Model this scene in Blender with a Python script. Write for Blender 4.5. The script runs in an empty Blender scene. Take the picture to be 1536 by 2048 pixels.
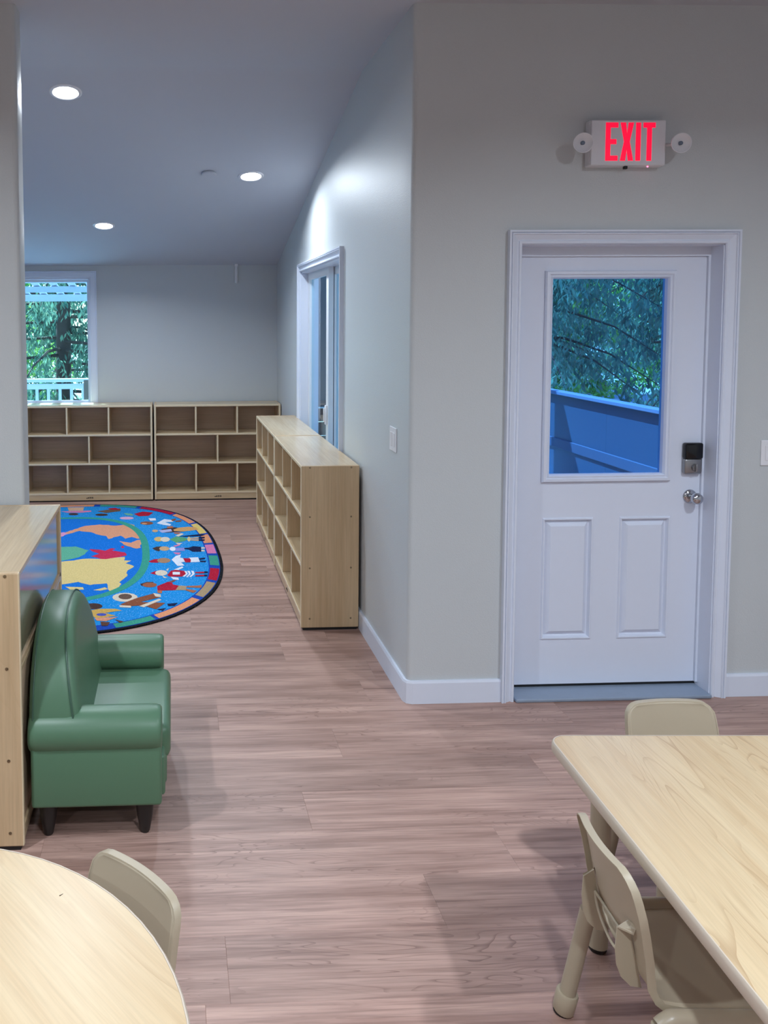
import bpy, bmesh, math, random
from mathutils import Vector, Matrix
random.seed(7)
C = bpy.context.scene.collection
PI = math.pi

# ------------------------------------------------------------------ camera
F_PX, PITCH, YAW, ROLL, CAM_H, CX, CY = 1675.08, 0.066095, 0.037008, -0.005991, 1.73065, 406.14, 750.82
def cam_axes():
    cy, sy, cp, sp = math.cos(YAW), math.sin(YAW), math.cos(PITCH), math.sin(PITCH)
    Fw = Vector((sy*cp, cy*cp, -sp)); R = Vector((cy, -sy, 0)); U = R.cross(Fw)
    c, s = math.cos(ROLL), math.sin(ROLL)
    return R*c+U*s, U*c-R*s, Fw
AR, AU, AF = cam_axes()
CAM = Vector((0, 0, CAM_H))
cd = bpy.data.cameras.new('camera'); cam = bpy.data.objects.new('camera', cd); C.objects.link(cam)
cd.sensor_fit = 'VERTICAL'; cd.sensor_height = 36.0; cd.lens = F_PX*36.0/2048.0
cd.shift_x = (768-CX)/2048.0; cd.shift_y = -(1024-CY)/2048.0
cd.clip_start = 0.05; cd.clip_end = 400
cam.matrix_world = Matrix(((AR.x, AU.x, -AF.x, 0), (AR.y, AU.y, -AF.y, 0), (AR.z, AU.z, -AF.z, CAM_H), (0, 0, 0, 1)))
bpy.context.scene.camera = cam
def floor_pt(px, py, z=0.0):
    d = AF + AR*((px-CX)/F_PX) - AU*((py-CY)/F_PX)
    return CAM + d*((z-CAM_H)/d.z)

# ------------------------------------------------------------------ world, sun, exposure
vs = bpy.context.scene.view_settings
vs.view_transform = 'Standard'; vs.look = 'None'; vs.exposure = 0.85; vs.gamma = 1.0; vs.use_curve_mapping = False
w = bpy.data.worlds.new('world'); bpy.context.scene.world = w; w.use_nodes = True
nt = w.node_tree; nt.nodes.clear()
sky = nt.nodes.new('ShaderNodeTexSky'); sky.sky_type = 'NISHITA'; sky.sun_disc = False
sky.sun_elevation = math.radians(48); sky.sun_rotation = math.radians(-40)
bgn = nt.nodes.new('ShaderNodeBackground'); bgn.inputs['Strength'].default_value = 0.42
won = nt.nodes.new('ShaderNodeOutputWorld')
nt.links.new(sky.outputs[0], bgn.inputs[0]); nt.links.new(bgn.outputs[0], won.inputs[0])
sd = bpy.data.lights.new('sun', 'SUN'); sd.energy = 13.0; sd.angle = 0.01; sd.color = (1, 0.95, 0.85)
sun = bpy.data.objects.new('sun', sd); C.objects.link(sun)
sun.rotation_euler = Vector((0.45, -0.55, -1.0)).to_track_quat('-Z', 'Y').to_euler()
DOWNLIGHT_W = 19.0
LIGHT_COL = (0.80, 0.90, 1.0)

# ------------------------------------------------------------------ materials
def lin(r, g, b):
    f = lambda c: (c/255.0)/12.92 if c/255.0 <= 0.04045 else (((c/255.0)+0.055)/1.055)**2.4
    return (f(r), f(g), f(b), 1.0)
def newmat(name):
    m = bpy.data.materials.new(name); m.use_nodes = True
    n = m.node_tree.nodes; b = n['Principled BSDF']
    return m, m.node_tree, b
def plain(name, rgb, rough=0.5, metal=0.0, var=0.04, scale=30.0, bump=0.0, bscale=400.0, coat=0.0, spec=0.5):
    m, t, b = newmat(name); N = t.nodes; L = t.links
    tc = N.new('ShaderNodeTexCoord'); nz = N.new('ShaderNodeTexNoise'); nz.inputs['Scale'].default_value = scale; nz.inputs['Detail'].default_value = 3
    L.new(tc.outputs['Object'], nz.inputs['Vector'])
    mx = N.new('ShaderNodeMix'); mx.data_type = 'RGBA'
    c = lin(*rgb)
    mx.inputs[6].default_value = tuple(max(0, v*(1-var)) for v in c[:3])+(1,)
    mx.inputs[7].default_value = tuple(min(1, v*(1+var)) for v in c[:3])+(1,)
    L.new(nz.outputs[0], mx.inputs[0]); L.new(mx.outputs[2], b.inputs['Base Color'])
    b.inputs['Roughness'].default_value = rough; b.inputs['Metallic'].default_value = metal
    b.inputs['Specular IOR Level'].default_value = spec
    if coat: b.inputs['Coat Weight'].default_value = coat; b.inputs['Coat Roughness'].default_value = 0.12
    if bump:
        n2 = N.new('ShaderNodeTexNoise'); n2.inputs['Scale'].default_value = bscale; n2.inputs['Detail'].default_value = 2
        L.new(tc.outputs['Object'], n2.inputs['Vector'])
        bp = N.new('ShaderNodeBump'); bp.inputs['Strength'].default_value = bump; bp.inputs['Distance'].default_value = 0.002
        L.new(n2.outputs[0], bp.inputs['Height']); L.new(bp.outputs[0], b.inputs['Normal'])
    return m
def wood(name, light, dark, line, axis='X', rough=0.4, fine=1.0, rnd=0.0, coat=0.0, wav=0.35, linestr=0.5, generic='Object', gscale=1.0, streak=0.0, lm=14.0, lsc=1.0):
    """streaky grain running along one axis, with cathedral lines"""
    m, t, b = newmat(name); N = t.nodes; L = t.links
    tc = N.new('ShaderNodeTexCoord'); vec = tc.outputs[generic]
    oi = N.new('ShaderNodeObjectInfo')
    off = N.new('ShaderNodeVectorMath'); off.operation = 'MULTIPLY_ADD'
    cmb = N.new('ShaderNodeCombineXYZ')
    for i in range(3): L.new(oi.outputs['Random'], cmb.inputs[i])
    off.inputs[1].default_value = (37.0*rnd, 23.0*rnd, 11.0*rnd); L.new(cmb.outputs[0], off.inputs[0]); L.new(vec, off.inputs[2])
    def mapped(s_along, s_across):
        mp = N.new('ShaderNodeMapping')
        k = gscale
        sc = {'X': (s_along*k, s_across*k, s_across*k), 'Y': (s_across*k, s_along*k, s_across*k), 'Z': (s_across*k, s_across*k, s_along*k)}[axis]
        mp.inputs['Scale'].default_value = sc; L.new(off.outputs[0], mp.inputs['Vector']); return mp.outputs[0]
    n1 = N.new('ShaderNodeTexNoise'); n1.inputs['Scale'].default_value = 1; n1.inputs['Detail'].default_value = 5; n1.inputs['Roughness'].default_value = 0.62
    L.new(mapped(1.2*fine, 16*fine), n1.inputs['Vector'])
    n2 = N.new('ShaderNodeTexNoise'); n2.inputs['Scale'].default_value = 1; n2.inputs['Detail'].default_value = 3
    L.new(mapped(5*fine, 160*fine), n2.inputs['Vector'])
    # cathedral lines: contour bands of a stretched noise field
    n3 = N.new('ShaderNodeTexNoise'); n3.inputs['Scale'].default_value = 1; n3.inputs['Detail'].default_value = 2; n3.inputs['Distortion'].default_value = 0.4
    L.new(mapped(0.9*fine*lsc, 6.5*fine*lsc), n3.inputs['Vector'])
    ml = N.new('ShaderNodeMath'); ml.operation = 'MULTIPLY'; ml.inputs[1].default_value = lm; L.new(n3.outputs[0], ml.inputs[0])
    fr = N.new('ShaderNodeMath'); fr.operation = 'FRACT'; L.new(ml.outputs[0], fr.inputs[0])
    cr = N.new('ShaderNodeValToRGB'); cr.color_ramp.elements[0].position = 0.0; cr.color_ramp.elements[0].color = (1, 1, 1, 1)
    e = cr.color_ramp.elements[1]; e.position = 0.22; e.color = (0, 0, 0, 1)
    L.new(fr.outputs[0], cr.inputs[0])
    mk = N.new('ShaderNodeMath'); mk.operation = 'MULTIPLY'; L.new(cr.outputs[0], mk.inputs[0])
    nm = N.new('ShaderNodeTexNoise'); nm.inputs['Scale'].default_value = 1; L.new(mapped(1.5*fine, 5*fine), nm.inputs['Vector'])
    cm = N.new('ShaderNodeValToRGB'); cm.color_ramp.elements[0].position = 0.45; cm.color_ramp.elements[1].position = 0.68
    L.new(nm.outputs[0], cm.inputs[0]); L.new(cm.outputs[0], mk.inputs[1])
    mks = N.new('ShaderNodeMath'); mks.operation = 'MULTIPLY'; mks.inputs[1].default_value = linestr; L.new(mk.outputs[0], mks.inputs[0])
    r1 = N.new('ShaderNodeValToRGB'); r1.color_ramp.elements[0].position = 0.32; r1.color_ramp.elements[1].position = 0.68
    r1.color_ramp.elements[0].color = lin(*dark); r1.color_ramp.elements[1].color = lin(*light); L.new(n1.outputs[0], r1.inputs[0])
    mx2 = N.new('ShaderNodeMix'); mx2.data_type = 'RGBA'; mx2.blend_type = 'MULTIPLY'; mx2.inputs[0].default_value = wav
    L.new(r1.outputs[0], mx2.inputs[6])
    r2 = N.new('ShaderNodeValToRGB'); r2.color_ramp.elements[0].color = (0.55, 0.55, 0.55, 1); r2.color_ramp.elements[1].color = (1, 1, 1, 1)
    r2.color_ramp.elements[0].position = 0.3; r2.color_ramp.elements[1].position = 0.6
    L.new(n2.outputs[0], r2.inputs[0]); L.new(r2.outputs[0], mx2.inputs[7])
    mx3 = N.new('ShaderNodeMix'); mx3.data_type = 'RGBA'; L.new(mks.outputs[0], mx3.inputs[0]); L.new(mx2.outputs[2], mx3.inputs[6]); mx3.inputs[7].default_value = lin(*line)
    out = mx3.outputs[2]
    if streak:
        n5 = N.new('ShaderNodeTexNoise'); n5.inputs['Scale'].default_value = 1; n5.inputs['Detail'].default_value = 4; n5.inputs['Distortion'].default_value = 0.3; L.new(mapped(1.8*fine, 52*fine), n5.inputs['Vector'])
        c5 = N.new('ShaderNodeValToRGB'); c5.color_ramp.elements[0].position = 0.56; c5.color_ramp.elements[1].position = 0.74; L.new(n5.outputs[0], c5.inputs[0])
        s5 = N.new('ShaderNodeMath'); s5.operation = 'MULTIPLY'; s5.inputs[1].default_value = streak; L.new(c5.outputs[0], s5.inputs[0])
        m5 = N.new('ShaderNodeMix'); m5.data_type = 'RGBA'; L.new(s5.outputs[0], m5.inputs[0]); L.new(out, m5.inputs[6]); m5.inputs[7].default_value = lin(*line); out = m5.outputs[2]
    if rnd:
        hs = N.new('ShaderNodeHueSaturation'); mr = N.new('ShaderNodeMapRange'); mr.inputs[3].default_value = 0.9; mr.inputs[4].default_value = 1.1
        L.new(oi.outputs['Random'], mr.inputs[0]); L.new(mr.outputs[0], hs.inputs['Value']); L.new(out, hs.inputs['Color']); out = hs.outputs[0]
    L.new(out, b.inputs['Base Color']); b.inputs['Roughness'].default_value = rough
    if coat: b.inputs['Coat Weight'].default_value = coat; b.inputs['Coat Roughness'].default_value = 0.08
    return m
def emis(name, rgb, strength):
    m, t, b = newmat(name)
    b.inputs['Base Color'].default_value = rgb+(1,); b.inputs['Emission Color'].default_value = rgb+(1,); b.inputs['Emission Strength'].default_value = strength
    return m
def glass(name, tint, ior=1.45, rough=0.0):
    m = bpy.data.materials.new(name); m.use_nodes = True; t = m.node_tree; N = t.nodes; L = t.links; N.clear()
    o = N.new('ShaderNodeOutputMaterial'); tr = N.new('ShaderNodeBsdfTransparent'); gl = N.new('ShaderNodeBsdfGlossy'); mx = N.new('ShaderNodeMixShader'); fr = N.new('ShaderNodeFresnel')
    tr.inputs[0].default_value = tuple(math.sqrt(v) for v in tint)+(1,); gl.inputs['Roughness'].default_value = rough; fr.inputs['IOR'].default_value = ior
    ge = N.new('ShaderNodeNewGeometry'); iv = N.new('ShaderNodeMath'); iv.operation = 'SUBTRACT'; iv.inputs[0].default_value = 1.0; L.new(ge.outputs['Backfacing'], iv.inputs[1])
    mu = N.new('ShaderNodeMath'); mu.operation = 'MULTIPLY'; L.new(fr.outputs[0], mu.inputs[0]); L.new(iv.outputs[0], mu.inputs[1])   # the far face of the pane only lets light pass
    L.new(mu.outputs[0], mx.inputs[0]); L.new(tr.outputs[0], mx.inputs[1]); L.new(gl.outputs[0], mx.inputs[2]); L.new(mx.outputs[0], o.inputs[0])
    return m
def carpet(name, rgb, speck=0.12):
    m, t, b = newmat(name); N = t.nodes; L = t.links
    tc = N.new('ShaderNodeTexCoord'); nz = N.new('ShaderNodeTexNoise'); nz.inputs['Scale'].default_value = 110; nz.inputs['Detail'].default_value = 2; nz.inputs['Roughness'].default_value = 0.8
    L.new(tc.outputs['Object'], nz.inputs['Vector'])
    cr = N.new('ShaderNodeValToRGB'); c = lin(*rgb)
    cr.color_ramp.elements[0].position = 0.35; cr.color_ramp.elements[0].color = tuple(v*0.8 for v in c[:3])+(1,)
    cr.color_ramp.elements[1].position = 0.6; cr.color_ramp.elements[1].color = c
    e = cr.color_ramp.elements.new(0.72); e.color = tuple(v+(1-v)*speck for v in c[:3])+(1,)
    L.new(nz.outputs[0], cr.inputs[0]); L.new(cr.outputs[0], b.inputs['Base Color'])
    b.inputs['Roughness'].default_value = 0.95; b.inputs['Specular IOR Level'].default_value = 0.15
    return m
M = {}
M['wall'] = plain('wall_paint', (199, 203, 205), 0.46, var=0.012, scale=3, bump=0.45, bscale=220, spec=0.4)
M['ceil'] = plain('ceiling_paint', (190, 193, 202), 0.75, var=0.01, scale=3, bump=0.1, bscale=200)
M['trim'] = plain('white_trim_paint', (220, 226, 240), 0.38, var=0.01)
M['door'] = plain('white_door_paint', (219, 225, 240), 0.42, var=0.01)
M['plank'] = wood('plank_vinyl', (200, 164, 150), (152, 118, 106), (98, 68, 60), 'X', 0.42, fine=1.0, rnd=1.0, wav=0.55, linestr=0.6, streak=0.5, lm=24.0, lsc=1.5)
M['maple'] = wood('maple_ply', (214, 186, 148), (196, 166, 128), (176, 144, 106), 'Z', 0.36, fine=0.8, wav=0.25, linestr=0.25)
M['mapleX'] = wood('maple_ply_top', (214, 190, 154), (200, 173, 136), (178, 148, 110), 'X', 0.22, fine=0.8, wav=0.25, linestr=0.25)
M['mapleY'] = wood('maple_ply_lengthwise', (216, 192, 156), (202, 176, 140), (178, 148, 110), 'Y', 0.2, fine=0.8, wav=0.25, linestr=0.25)
M['mapleB'] = wood('maple_back', (212, 186, 158), (196, 168, 140), (178, 148, 120), 'X', 0.45, fine=0.8, wav=0.25, linestr=0.3)
M['edge'] = plain('maple_edge', (226, 206, 172), 0.4, var=0.05, scale=60)
M['tableY'] = wood('table_laminate', (220, 196, 158), (206, 176, 136), (166, 128, 90), 'Y', 0.34, fine=1.15, wav=0.2, linestr=0.65)
M['tableD'] = wood('round_table_laminate', (220, 196, 158), (206, 176, 136), (166, 128, 90), 'Y', 0.34, fine=1.15, wav=0.2, linestr=0.65)
M['band'] = plain('edge_band', (206, 190, 172), 0.45, var=0.02)
M['plastic'] = plain('beige_plastic', (178, 164, 141), 0.42, var=0.015, scale=8)
M['tube'] = plain('beige_tube', (172, 158, 136), 0.35, var=0.015, scale=8)
M['black'] = plain('black_rubber', (14, 14, 15), 0.5)
M['darkleg'] = plain('dark_leg', (26, 24, 24), 0.35)
M['vinyl'] = plain('green_vinyl', (86, 122, 95), 0.4, var=0.03, scale=6, bump=0.05, bscale=500)
M['vinyl2'] = plain('green_vinyl_piping', (64, 94, 78), 0.4, var=0.03, scale=6)
M['chrome'] = plain('brushed_nickel', (196, 198, 204), 0.12, 1.0, var=0.01)
M['nickel'] = plain('satin_nickel', (160, 160, 162), 0.35, 1.0, var=0.02)
M['screw'] = plain('screw_metal', (150, 135, 110), 0.35, 0.9)
M['keypad'] = plain('black_gloss', (8, 10, 14), 0.12)
M['thresh'] = plain('grey_aluminium', (150, 165, 185), 0.4, 0.3, var=0.06, scale=20)
M['plate'] = plain('white_switch_plastic', (232, 232, 236), 0.3, var=0.01)
M['signw'] = plain('sign_housing', (222, 222, 228), 0.4, var=0.01)
M['exit'] = emis('exit_red', (1.0, 0.0, 0.03), 0.75)
M['led'] = emis('led_red', (1.0, 0.1, 0.2), 4.0)
M['lens'] = emis('downlight_lens', (0.95, 0.97, 1.0), 14.0)
M['bulb'] = plain('lamp_reflector', (205, 208, 216), 0.2, 0.2, var=0.01)
M['bulbc'] = plain('lamp_bulb', (110, 122, 140), 0.15, 0.2, var=0.02)
M['glass'] = glass('window_glass', (0.40, 0.78, 1.0))
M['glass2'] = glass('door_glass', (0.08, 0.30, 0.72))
M['acryl'] = plain('acrylic_panel', (150, 138, 112), 0.14, 0.0, var=0.02, coat=0.6, spec=0.9)
M['vframe'] = plain('vinyl_frame', (220, 224, 230), 0.4, var=0.01)
M['deck'] = plain('deck_grey', (150, 160, 176), 0.6, var=0.1, scale=12)
M['rail'] = plain('rail_white', (206, 214, 226), 0.5, var=0.04)
M['rail2'] = plain('cap_grey_blue', (118, 128, 152), 0.5, var=0.06)
M['rail3'] = plain('low_rail_grey', (74, 88, 112), 0.5, var=0.06)
M['slate'] = plain('slate_screen', (66, 72, 80), 0.6, var=0.1, scale=8)
M['brown'] = plain('brown_boards', (84, 64, 58), 0.7, var=0.15, scale=8)
M['railp'] = plain('rail_panel_teal', (58, 82, 106), 0.4, var=0.08)
M['ground'] = plain('yard_gravel', (176, 182, 186), 0.9, var=0.25, scale=6)
M['post'] = plain('cedar_post', (120, 104, 92), 0.7, var=0.15, scale=14)
M['beam'] = plain('pergola_beam', (196, 206, 222), 0.6, var=0.06)
M['bark'] = plain('bark', (70, 58, 50), 0.9, var=0.3, scale=10)
def leafmat(name, a, b_, scale=2.2):
    m = bpy.data.materials.new(name); m.use_nodes = True; t = m.node_tree; N = t.nodes; L = t.links; N.clear()
    o = N.new('ShaderNodeOutputMaterial'); df = N.new('ShaderNodeBsdfDiffuse'); tr = N.new('ShaderNodeBsdfTranslucent'); mx = N.new('ShaderNodeMixShader'); mx.inputs[0].default_value = 0.45
    tc = N.new('ShaderNodeTexCoord'); nz = N.new('ShaderNodeTexNoise'); nz.inputs['Scale'].default_value = scale; nz.inputs['Detail'].default_value = 4
    L.new(tc.outputs['Object'], nz.inputs['Vector']); cr = N.new('ShaderNodeValToRGB')
    cr.color_ramp.elements[0].position = 0.38; cr.color_ramp.elements[0].color = lin(*a); cr.color_ramp.elements[1].position = 0.62; cr.color_ramp.elements[1].color = lin(*b_)
    L.new(nz.outputs[0], cr.inputs[0]); L.new(cr.outputs[0], df.inputs[0]); L.new(cr.outputs[0], tr.inputs[0])
    L.new(df.outputs[0], mx.inputs[1]); L.new(tr.outputs[0], mx.inputs[2]); L.new(mx.outputs[0], o.inputs[0])
    return m
M['leafA'] = leafmat('conifer_needles', (62, 104, 92), (130, 164, 134))
M['leafB'] = leafmat('broad_leaves', (90, 150, 70), (176, 214, 110))
M['tag'] = plain('dark_print', (60, 48, 40), 0.6)

# ------------------------------------------------------------------ helpers
def obj(name, bm, mat, parent=None, smooth=None, off=None):
    if off is not None: bmesh.ops.translate(bm, verts=bm.verts, vec=-Vector(off))
    bmesh.ops.recalc_face_normals(bm, faces=bm.faces)
    me = bpy.data.meshes.new(name); bm.to_mesh(me); bm.free()
    for m in (mat if isinstance(mat, (list, tuple)) else [mat]): me.materials.append(M[m] if isinstance(m, str) else m)
    if smooth is not None:
        for p in me.polygons: p.use_smooth = True
        me.set_sharp_from_angle(angle=math.radians(smooth))
    o = bpy.data.objects.new(name, me); C.objects.link(o)
    if parent: o.parent = parent
    return o
def tag(o, label, cat, group=None, kind=None):
    o['label'] = label; o['category'] = cat
    if group: o['group'] = group
    if kind: o['kind'] = kind
    return o
def thing(name, label, cat, loc=(0, 0, 0), rotz=0.0, group=None, kind=None):
    o = bpy.data.objects.new(name, None); C.objects.link(o); o.location = loc; o.rotation_euler = (0, 0, rotz); o.empty_display_size = 0.1
    return tag(o, label, cat, group, kind)
def copy_tree(o, parent=None):
    c = o.copy(); C.objects.link(c); c.parent = parent
    for ch in list(o.children): copy_tree(ch, c)
    return c
def box(bm, x0, x1, y0, y1, z0, z1, bev=0.0, seg=2):
    vs_ = [bm.verts.new(p) for p in [(x0, y0, z0), (x1, y0, z0), (x1, y1, z0), (x0, y1, z0), (x0, y0, z1), (x1, y0, z1), (x1, y1, z1), (x0, y1, z1)]]
    fs = [bm.faces.new([vs_[i] for i in q]) for q in [(3, 2, 1, 0), (4, 5, 6, 7), (0, 1, 5, 4), (1, 2, 6, 5), (2, 3, 7, 6), (3, 0, 4, 7)]]
    if bev:
        ed = set(e for f in fs for e in f.edges)
        bmesh.ops.bevel(bm, geom=list(ed), offset=bev, segments=seg, profile=0.5, affect='EDGES')
    return bm
def B(*a, **k): return box(bmesh.new(), *a, **k)
def prism(pts, z0, z1, bm=None):
    bm = bm or bmesh.new()
    a = [bm.verts.new((x, y, z0)) for x, y in pts]; b = [bm.verts.new((x, y, z1)) for x, y in pts]
    n = len(pts); bm.faces.new(a[::-1]); bm.faces.new(b)
    for i in range(n): bm.faces.new((a[i], a[(i+1) % n], b[(i+1) % n], b[i]))
    return bm
def tube(path, r, bm=None, seg=12, cap=True):
    """r: number or list of radii along the path"""
    bm = bm or bmesh.new(); path = [Vector(p) for p in path]; n = len(path)
    rs = r if isinstance(r, (list, tuple)) else [r]*n
    rings = []; up = None
    for i, p in enumerate(path):
        t = (path[min(i+1, n-1)]-path[max(i-1, 0)]).normalized()
        if up is None: up = t.orthogonal().normalized()
        up = (up - t*up.dot(t)).normalized(); sd_ = t.cross(up)
        rings.append([bm.verts.new(p + (up*math.cos(2*PI*k/seg)+sd_*math.sin(2*PI*k/seg))*rs[i]) for k in range(seg)])
    for i in range(n-1):
        for k in range(seg): bm.faces.new((rings[i][k], rings[i][(k+1) % seg], rings[i+1][(k+1) % seg], rings[i+1][k]))
    if cap: bm.faces.new(rings[0][::-1]); bm.faces.new(rings[-1])
    return bm
def lathe(prof, origin, axis, seg=24, bm=None):
    """prof: list of (radius, distance along axis)"""
    bm = bm or bmesh.new(); ax = Vector(axis).normalized(); u = ax.orthogonal().normalized(); v = ax.cross(u); o = Vector(origin)
    rings = []
    for r, d in prof:
        if r < 1e-6: rings.append([bm.verts.new(o+ax*d)])
        else: rings.append([bm.verts.new(o+ax*d+(u*math.cos(2*PI*k/seg)+v*math.sin(2*PI*k/seg))*r) for k in range(seg)])
    for a, b in zip(rings, rings[1:]):
        for k in range(seg):
            if len(a) == 1 and len(b) == 1: continue
            if len(a) == 1: bm.faces.new((a[0], b[k], b[(k+1) % seg]))
            elif len(b) == 1: bm.faces.new((a[k], a[(k+1) % seg], b[0]))
            else: bm.faces.new((a[k], a[(k+1) % seg], b[(k+1) % seg], b[k]))
    if len(rings[0]) > 1: bm.faces.new(rings[0][::-1])
    if len(rings[-1]) > 1: bm.faces.new(rings[-1])
    return bm
def frame(prof, a0, a1, b0, b1, closed, fn, bm=None):
    """mitred moulding round a rectangle: prof = [(outward distance, height)], fn maps (a, b, h) to a point"""
    bm = bm or bmesh.new()
    def nodes(d):
        if closed: return [(a0-d, b0-d), (a0-d, b1+d), (a1+d, b1+d), (a1+d, b0-d)]
        return [(a0-d, b0), (a0-d, b1+d), (a1+d, b1+d), (a1+d, b0)]
    rows = [[bm.verts.new(fn(a, b, h)) for a, b in nodes(d)] for d, h in prof]
    n = 4 if closed else 3
    for r0, r1 in zip(rows, rows[1:]):
        for k in range(n): bm.faces.new((r0[k], r0[(k+1) % 4], r1[(k+1) % 4], r1[k]))
    if not closed:
        for k in (0, 3): bm.faces.new([r[k] for r in rows])
    return bm
def smooth_path(pts, n=6):
    """Catmull-Rom through pts"""
    P_ = [Vector(p) for p in pts]; P_ = [P_[0]*2-P_[1]]+P_+[P_[-1]*2-P_[-2]]; out = []
    for i in range(1, len(P_)-2):
        for k in range(n):
            t = k/n; a, b, c, d = P_[i-1:i+3]
            out.append(0.5*((2*b)+(c-a)*t+(2*a-5*b+4*c-d)*t*t+(3*b-3*c+d-a)*t**3))
    out.append(P_[-2]); return out

# ------------------------------------------------------------------ the setting
XC, YD, YB, ZC, YR, SL = 1.046, 3.639, 8.30, 3.078, 4.606, 0.2187     # corridor wall, door wall, back wall, flat ceiling, bend, slope
zc = lambda y: ZC - SL*max(0, y-YR)
XL, XR, YN, YP, XP = -4.2, 4.3, -3.2, 3.68, -0.655                    # outer left, right, behind camera, stub wall face and end
T = 0.14

floor = obj('floor', B(XL, XR, YN, YB+0.1, -0.06, -0.006), 'plank'); tag(floor, 'brown oak-look plank floor of the classroom', 'floor', kind='structure')
# floor planks
ROW, LEN = 0.2355, 1.52
joint = {-1: 0.135, 0: 0.77, 1: 1.08, 2: 0.463, 3: 1.40, 4: 0.663, 5: 0.187}
rest = bmesh.new(); meshes = {}
def plank(x0, x1, y0, y1):
    key = (round(x1-x0, 3), round(y1-y0, 3))
    if key not in meshes:
        w_, h_ = (x1-x0)/2-0.0001, (y1-y0)/2-0.0001
        bm = bmesh.new(); b = 0.0005
        lo = [bm.verts.new(p) for p in [(-w_, -h_, -0.006), (w_, -h_, -0.006), (w_, h_, -0.006), (-w_, h_, -0.006)]]
        mi = [bm.verts.new(p) for p in [(-w_, -h_, -b), (w_, -h_, -b), (w_, h_, -b), (-w_, h_, -b)]]
        to = [bm.verts.new(p) for p in [(-w_+b, -h_+b, 0), (w_-b, -h_+b, 0), (w_-b, h_-b, 0), (-w_+b, h_-b, 0)]]
        for a, c in ((lo, mi), (mi, to)):
            for k in range(4): bm.faces.new((a[k], a[(k+1) % 4], c[(k+1) % 4], c[k]))
        bm.faces.new(to); me = bpy.data.meshes.new('plank'); bm.to_mesh(me); bm.free(); me.materials.append(M['plank']); meshes[key] = me
    o = bpy.data.objects.new('plank', meshes[key]); C.objects.link(o); o.parent = floor; o.location = ((x0+x1)/2, (y0+y1)/2, 0)
k = -23
while True:
    y0 = 2.245+k*ROW; y1 = y0+ROW
    if y0 > YB: break
    if y1 > YN:
        j = joint.get(k, random.uniform(0, LEN)); x = j-math.ceil((j-XL)/LEN)*LEN
        y0c, y1c = max(y0, YN), min(y1, YB)
        while x < XR:
            xa, xb = max(x, XL), min(x+LEN, XR)
            if y1 > YD+0.3: xb = min(xb, XC)
            if xb-xa > 0.05:
                vis = (y1 > 0.9 and xb > -1.7 and xa < 3.2) if y0 < YD else (xb > -2.6)
                if vis: plank(xa, xb, y0c, y1c)
                else: box(rest, xa+0.0006, xb-0.0006, y0c+0.0006, y1c-0.0006, -0.006, 0)
            x += LEN
    k += 1
o = obj('plank_field', rest, 'plank', floor); o['kind'] = 'stuff'

# ceiling: flat part and slope
bm = bmesh.new()
prof = [(YN, ZC), (YR-0.06, ZC)]
for i in range(1, 8):                                         # soft bend
    t = i/8; prof.append((YR-0.06+0.12*t, ZC-SL*0.12*t*t/2))
prof += [(YR+0.06, zc(YR+0.06)), (YB+0.45, zc(YB+0.45))]  # unseen eave past the back wall, length set to block a sun stripe
lo = [[bm.verts.new((x, y, z)) for y, z in prof] for x in (XL, XC+T)]; hi = [[bm.verts.new((x, y, z+0.15)) for y, z in prof] for x in (XL, XC+T)]
for i in range(len(prof)-1):
    bm.faces.new((lo[0][i], lo[0][i+1], lo[1][i+1], lo[1][i])); bm.faces.new((hi[0][i], hi[1][i], hi[1][i+1], hi[0][i+1]))
    for s in (0, 1): bm.faces.new((lo[s][i], hi[s][i], hi[s][i+1], lo[s][i+1]))
for i in (0, -1): bm.faces.new((lo[0][i], lo[1][i], hi[1][i], hi[0][i]))
box(bm, XC+T, XR, YN, YD+T+1.7, ZC, ZC+0.15)  # runs on as an unseen porch overhang, added to keep sun off the door
tag(obj('ceiling', bm, 'ceil', smooth=30), 'grey-white ceiling sloping down to the back wall', 'ceiling', kind='structure')

# wall with the exit door (its free corner is rounded), opening DX0..DX1
DX0, DX1, DZ = 1.531, 2.442, 2.052
bm = bmesh.new(); r = 0.022
pts = [(DX0, YD), (DX0, YD+T), (XC+T, YD+T), (XC+T, YD+0.2), (XC, YD+0.2)]
for i in range(0, 7): a = PI+PI/2*i/6; pts.append((XC+r+r*math.cos(a), YD+r+r*math.sin(a)))
prism(pts, 0, ZC+0.1, bm); box(bm, DX0, DX1, YD, YD+T, DZ, ZC+0.1); box(bm, DX1, XR, YD, YD+T, 0, ZC+0.1)
tag(obj('wall_right', bm, 'wall', smooth=25), 'greige wall around the white exit door with rounded corner', 'wall', kind='structure')
# corridor wall with sliding door opening
SY0, SY1, SZ = 5.135, 6.752, 2.112
bm = bmesh.new()
box(bm, XC, XC+T, YD+0.2, SY0, 0, ZC+0.1); box(bm, XC, XC+T, SY0, SY1, SZ, ZC+0.1); box(bm, XC, XC+T, SY1, YB+T, 0, ZC+0.1)
tag(obj('wall_corridor', bm, 'wall'), 'greige side wall behind the two low shelves', 'wall', kind='structure')
# back wall with window opening
WX0, WX1, WZ0, WZ1 = -2.35, -0.805, 0.90, 2.145
bm = bmesh.new()
box(bm, XL, WX0, YB, YB+T, 0, 2.5); box(bm, WX0, WX1, YB, YB+T, 0, WZ0); box(bm, WX0, WX1, YB, YB+T, WZ1, 2.5); box(bm, WX1, XC, YB, YB+T, 0, 2.5)
tag(obj('wall_back', bm, 'wall'), 'greige far wall with the garden window above the shelves', 'wall', kind='structure')
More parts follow.
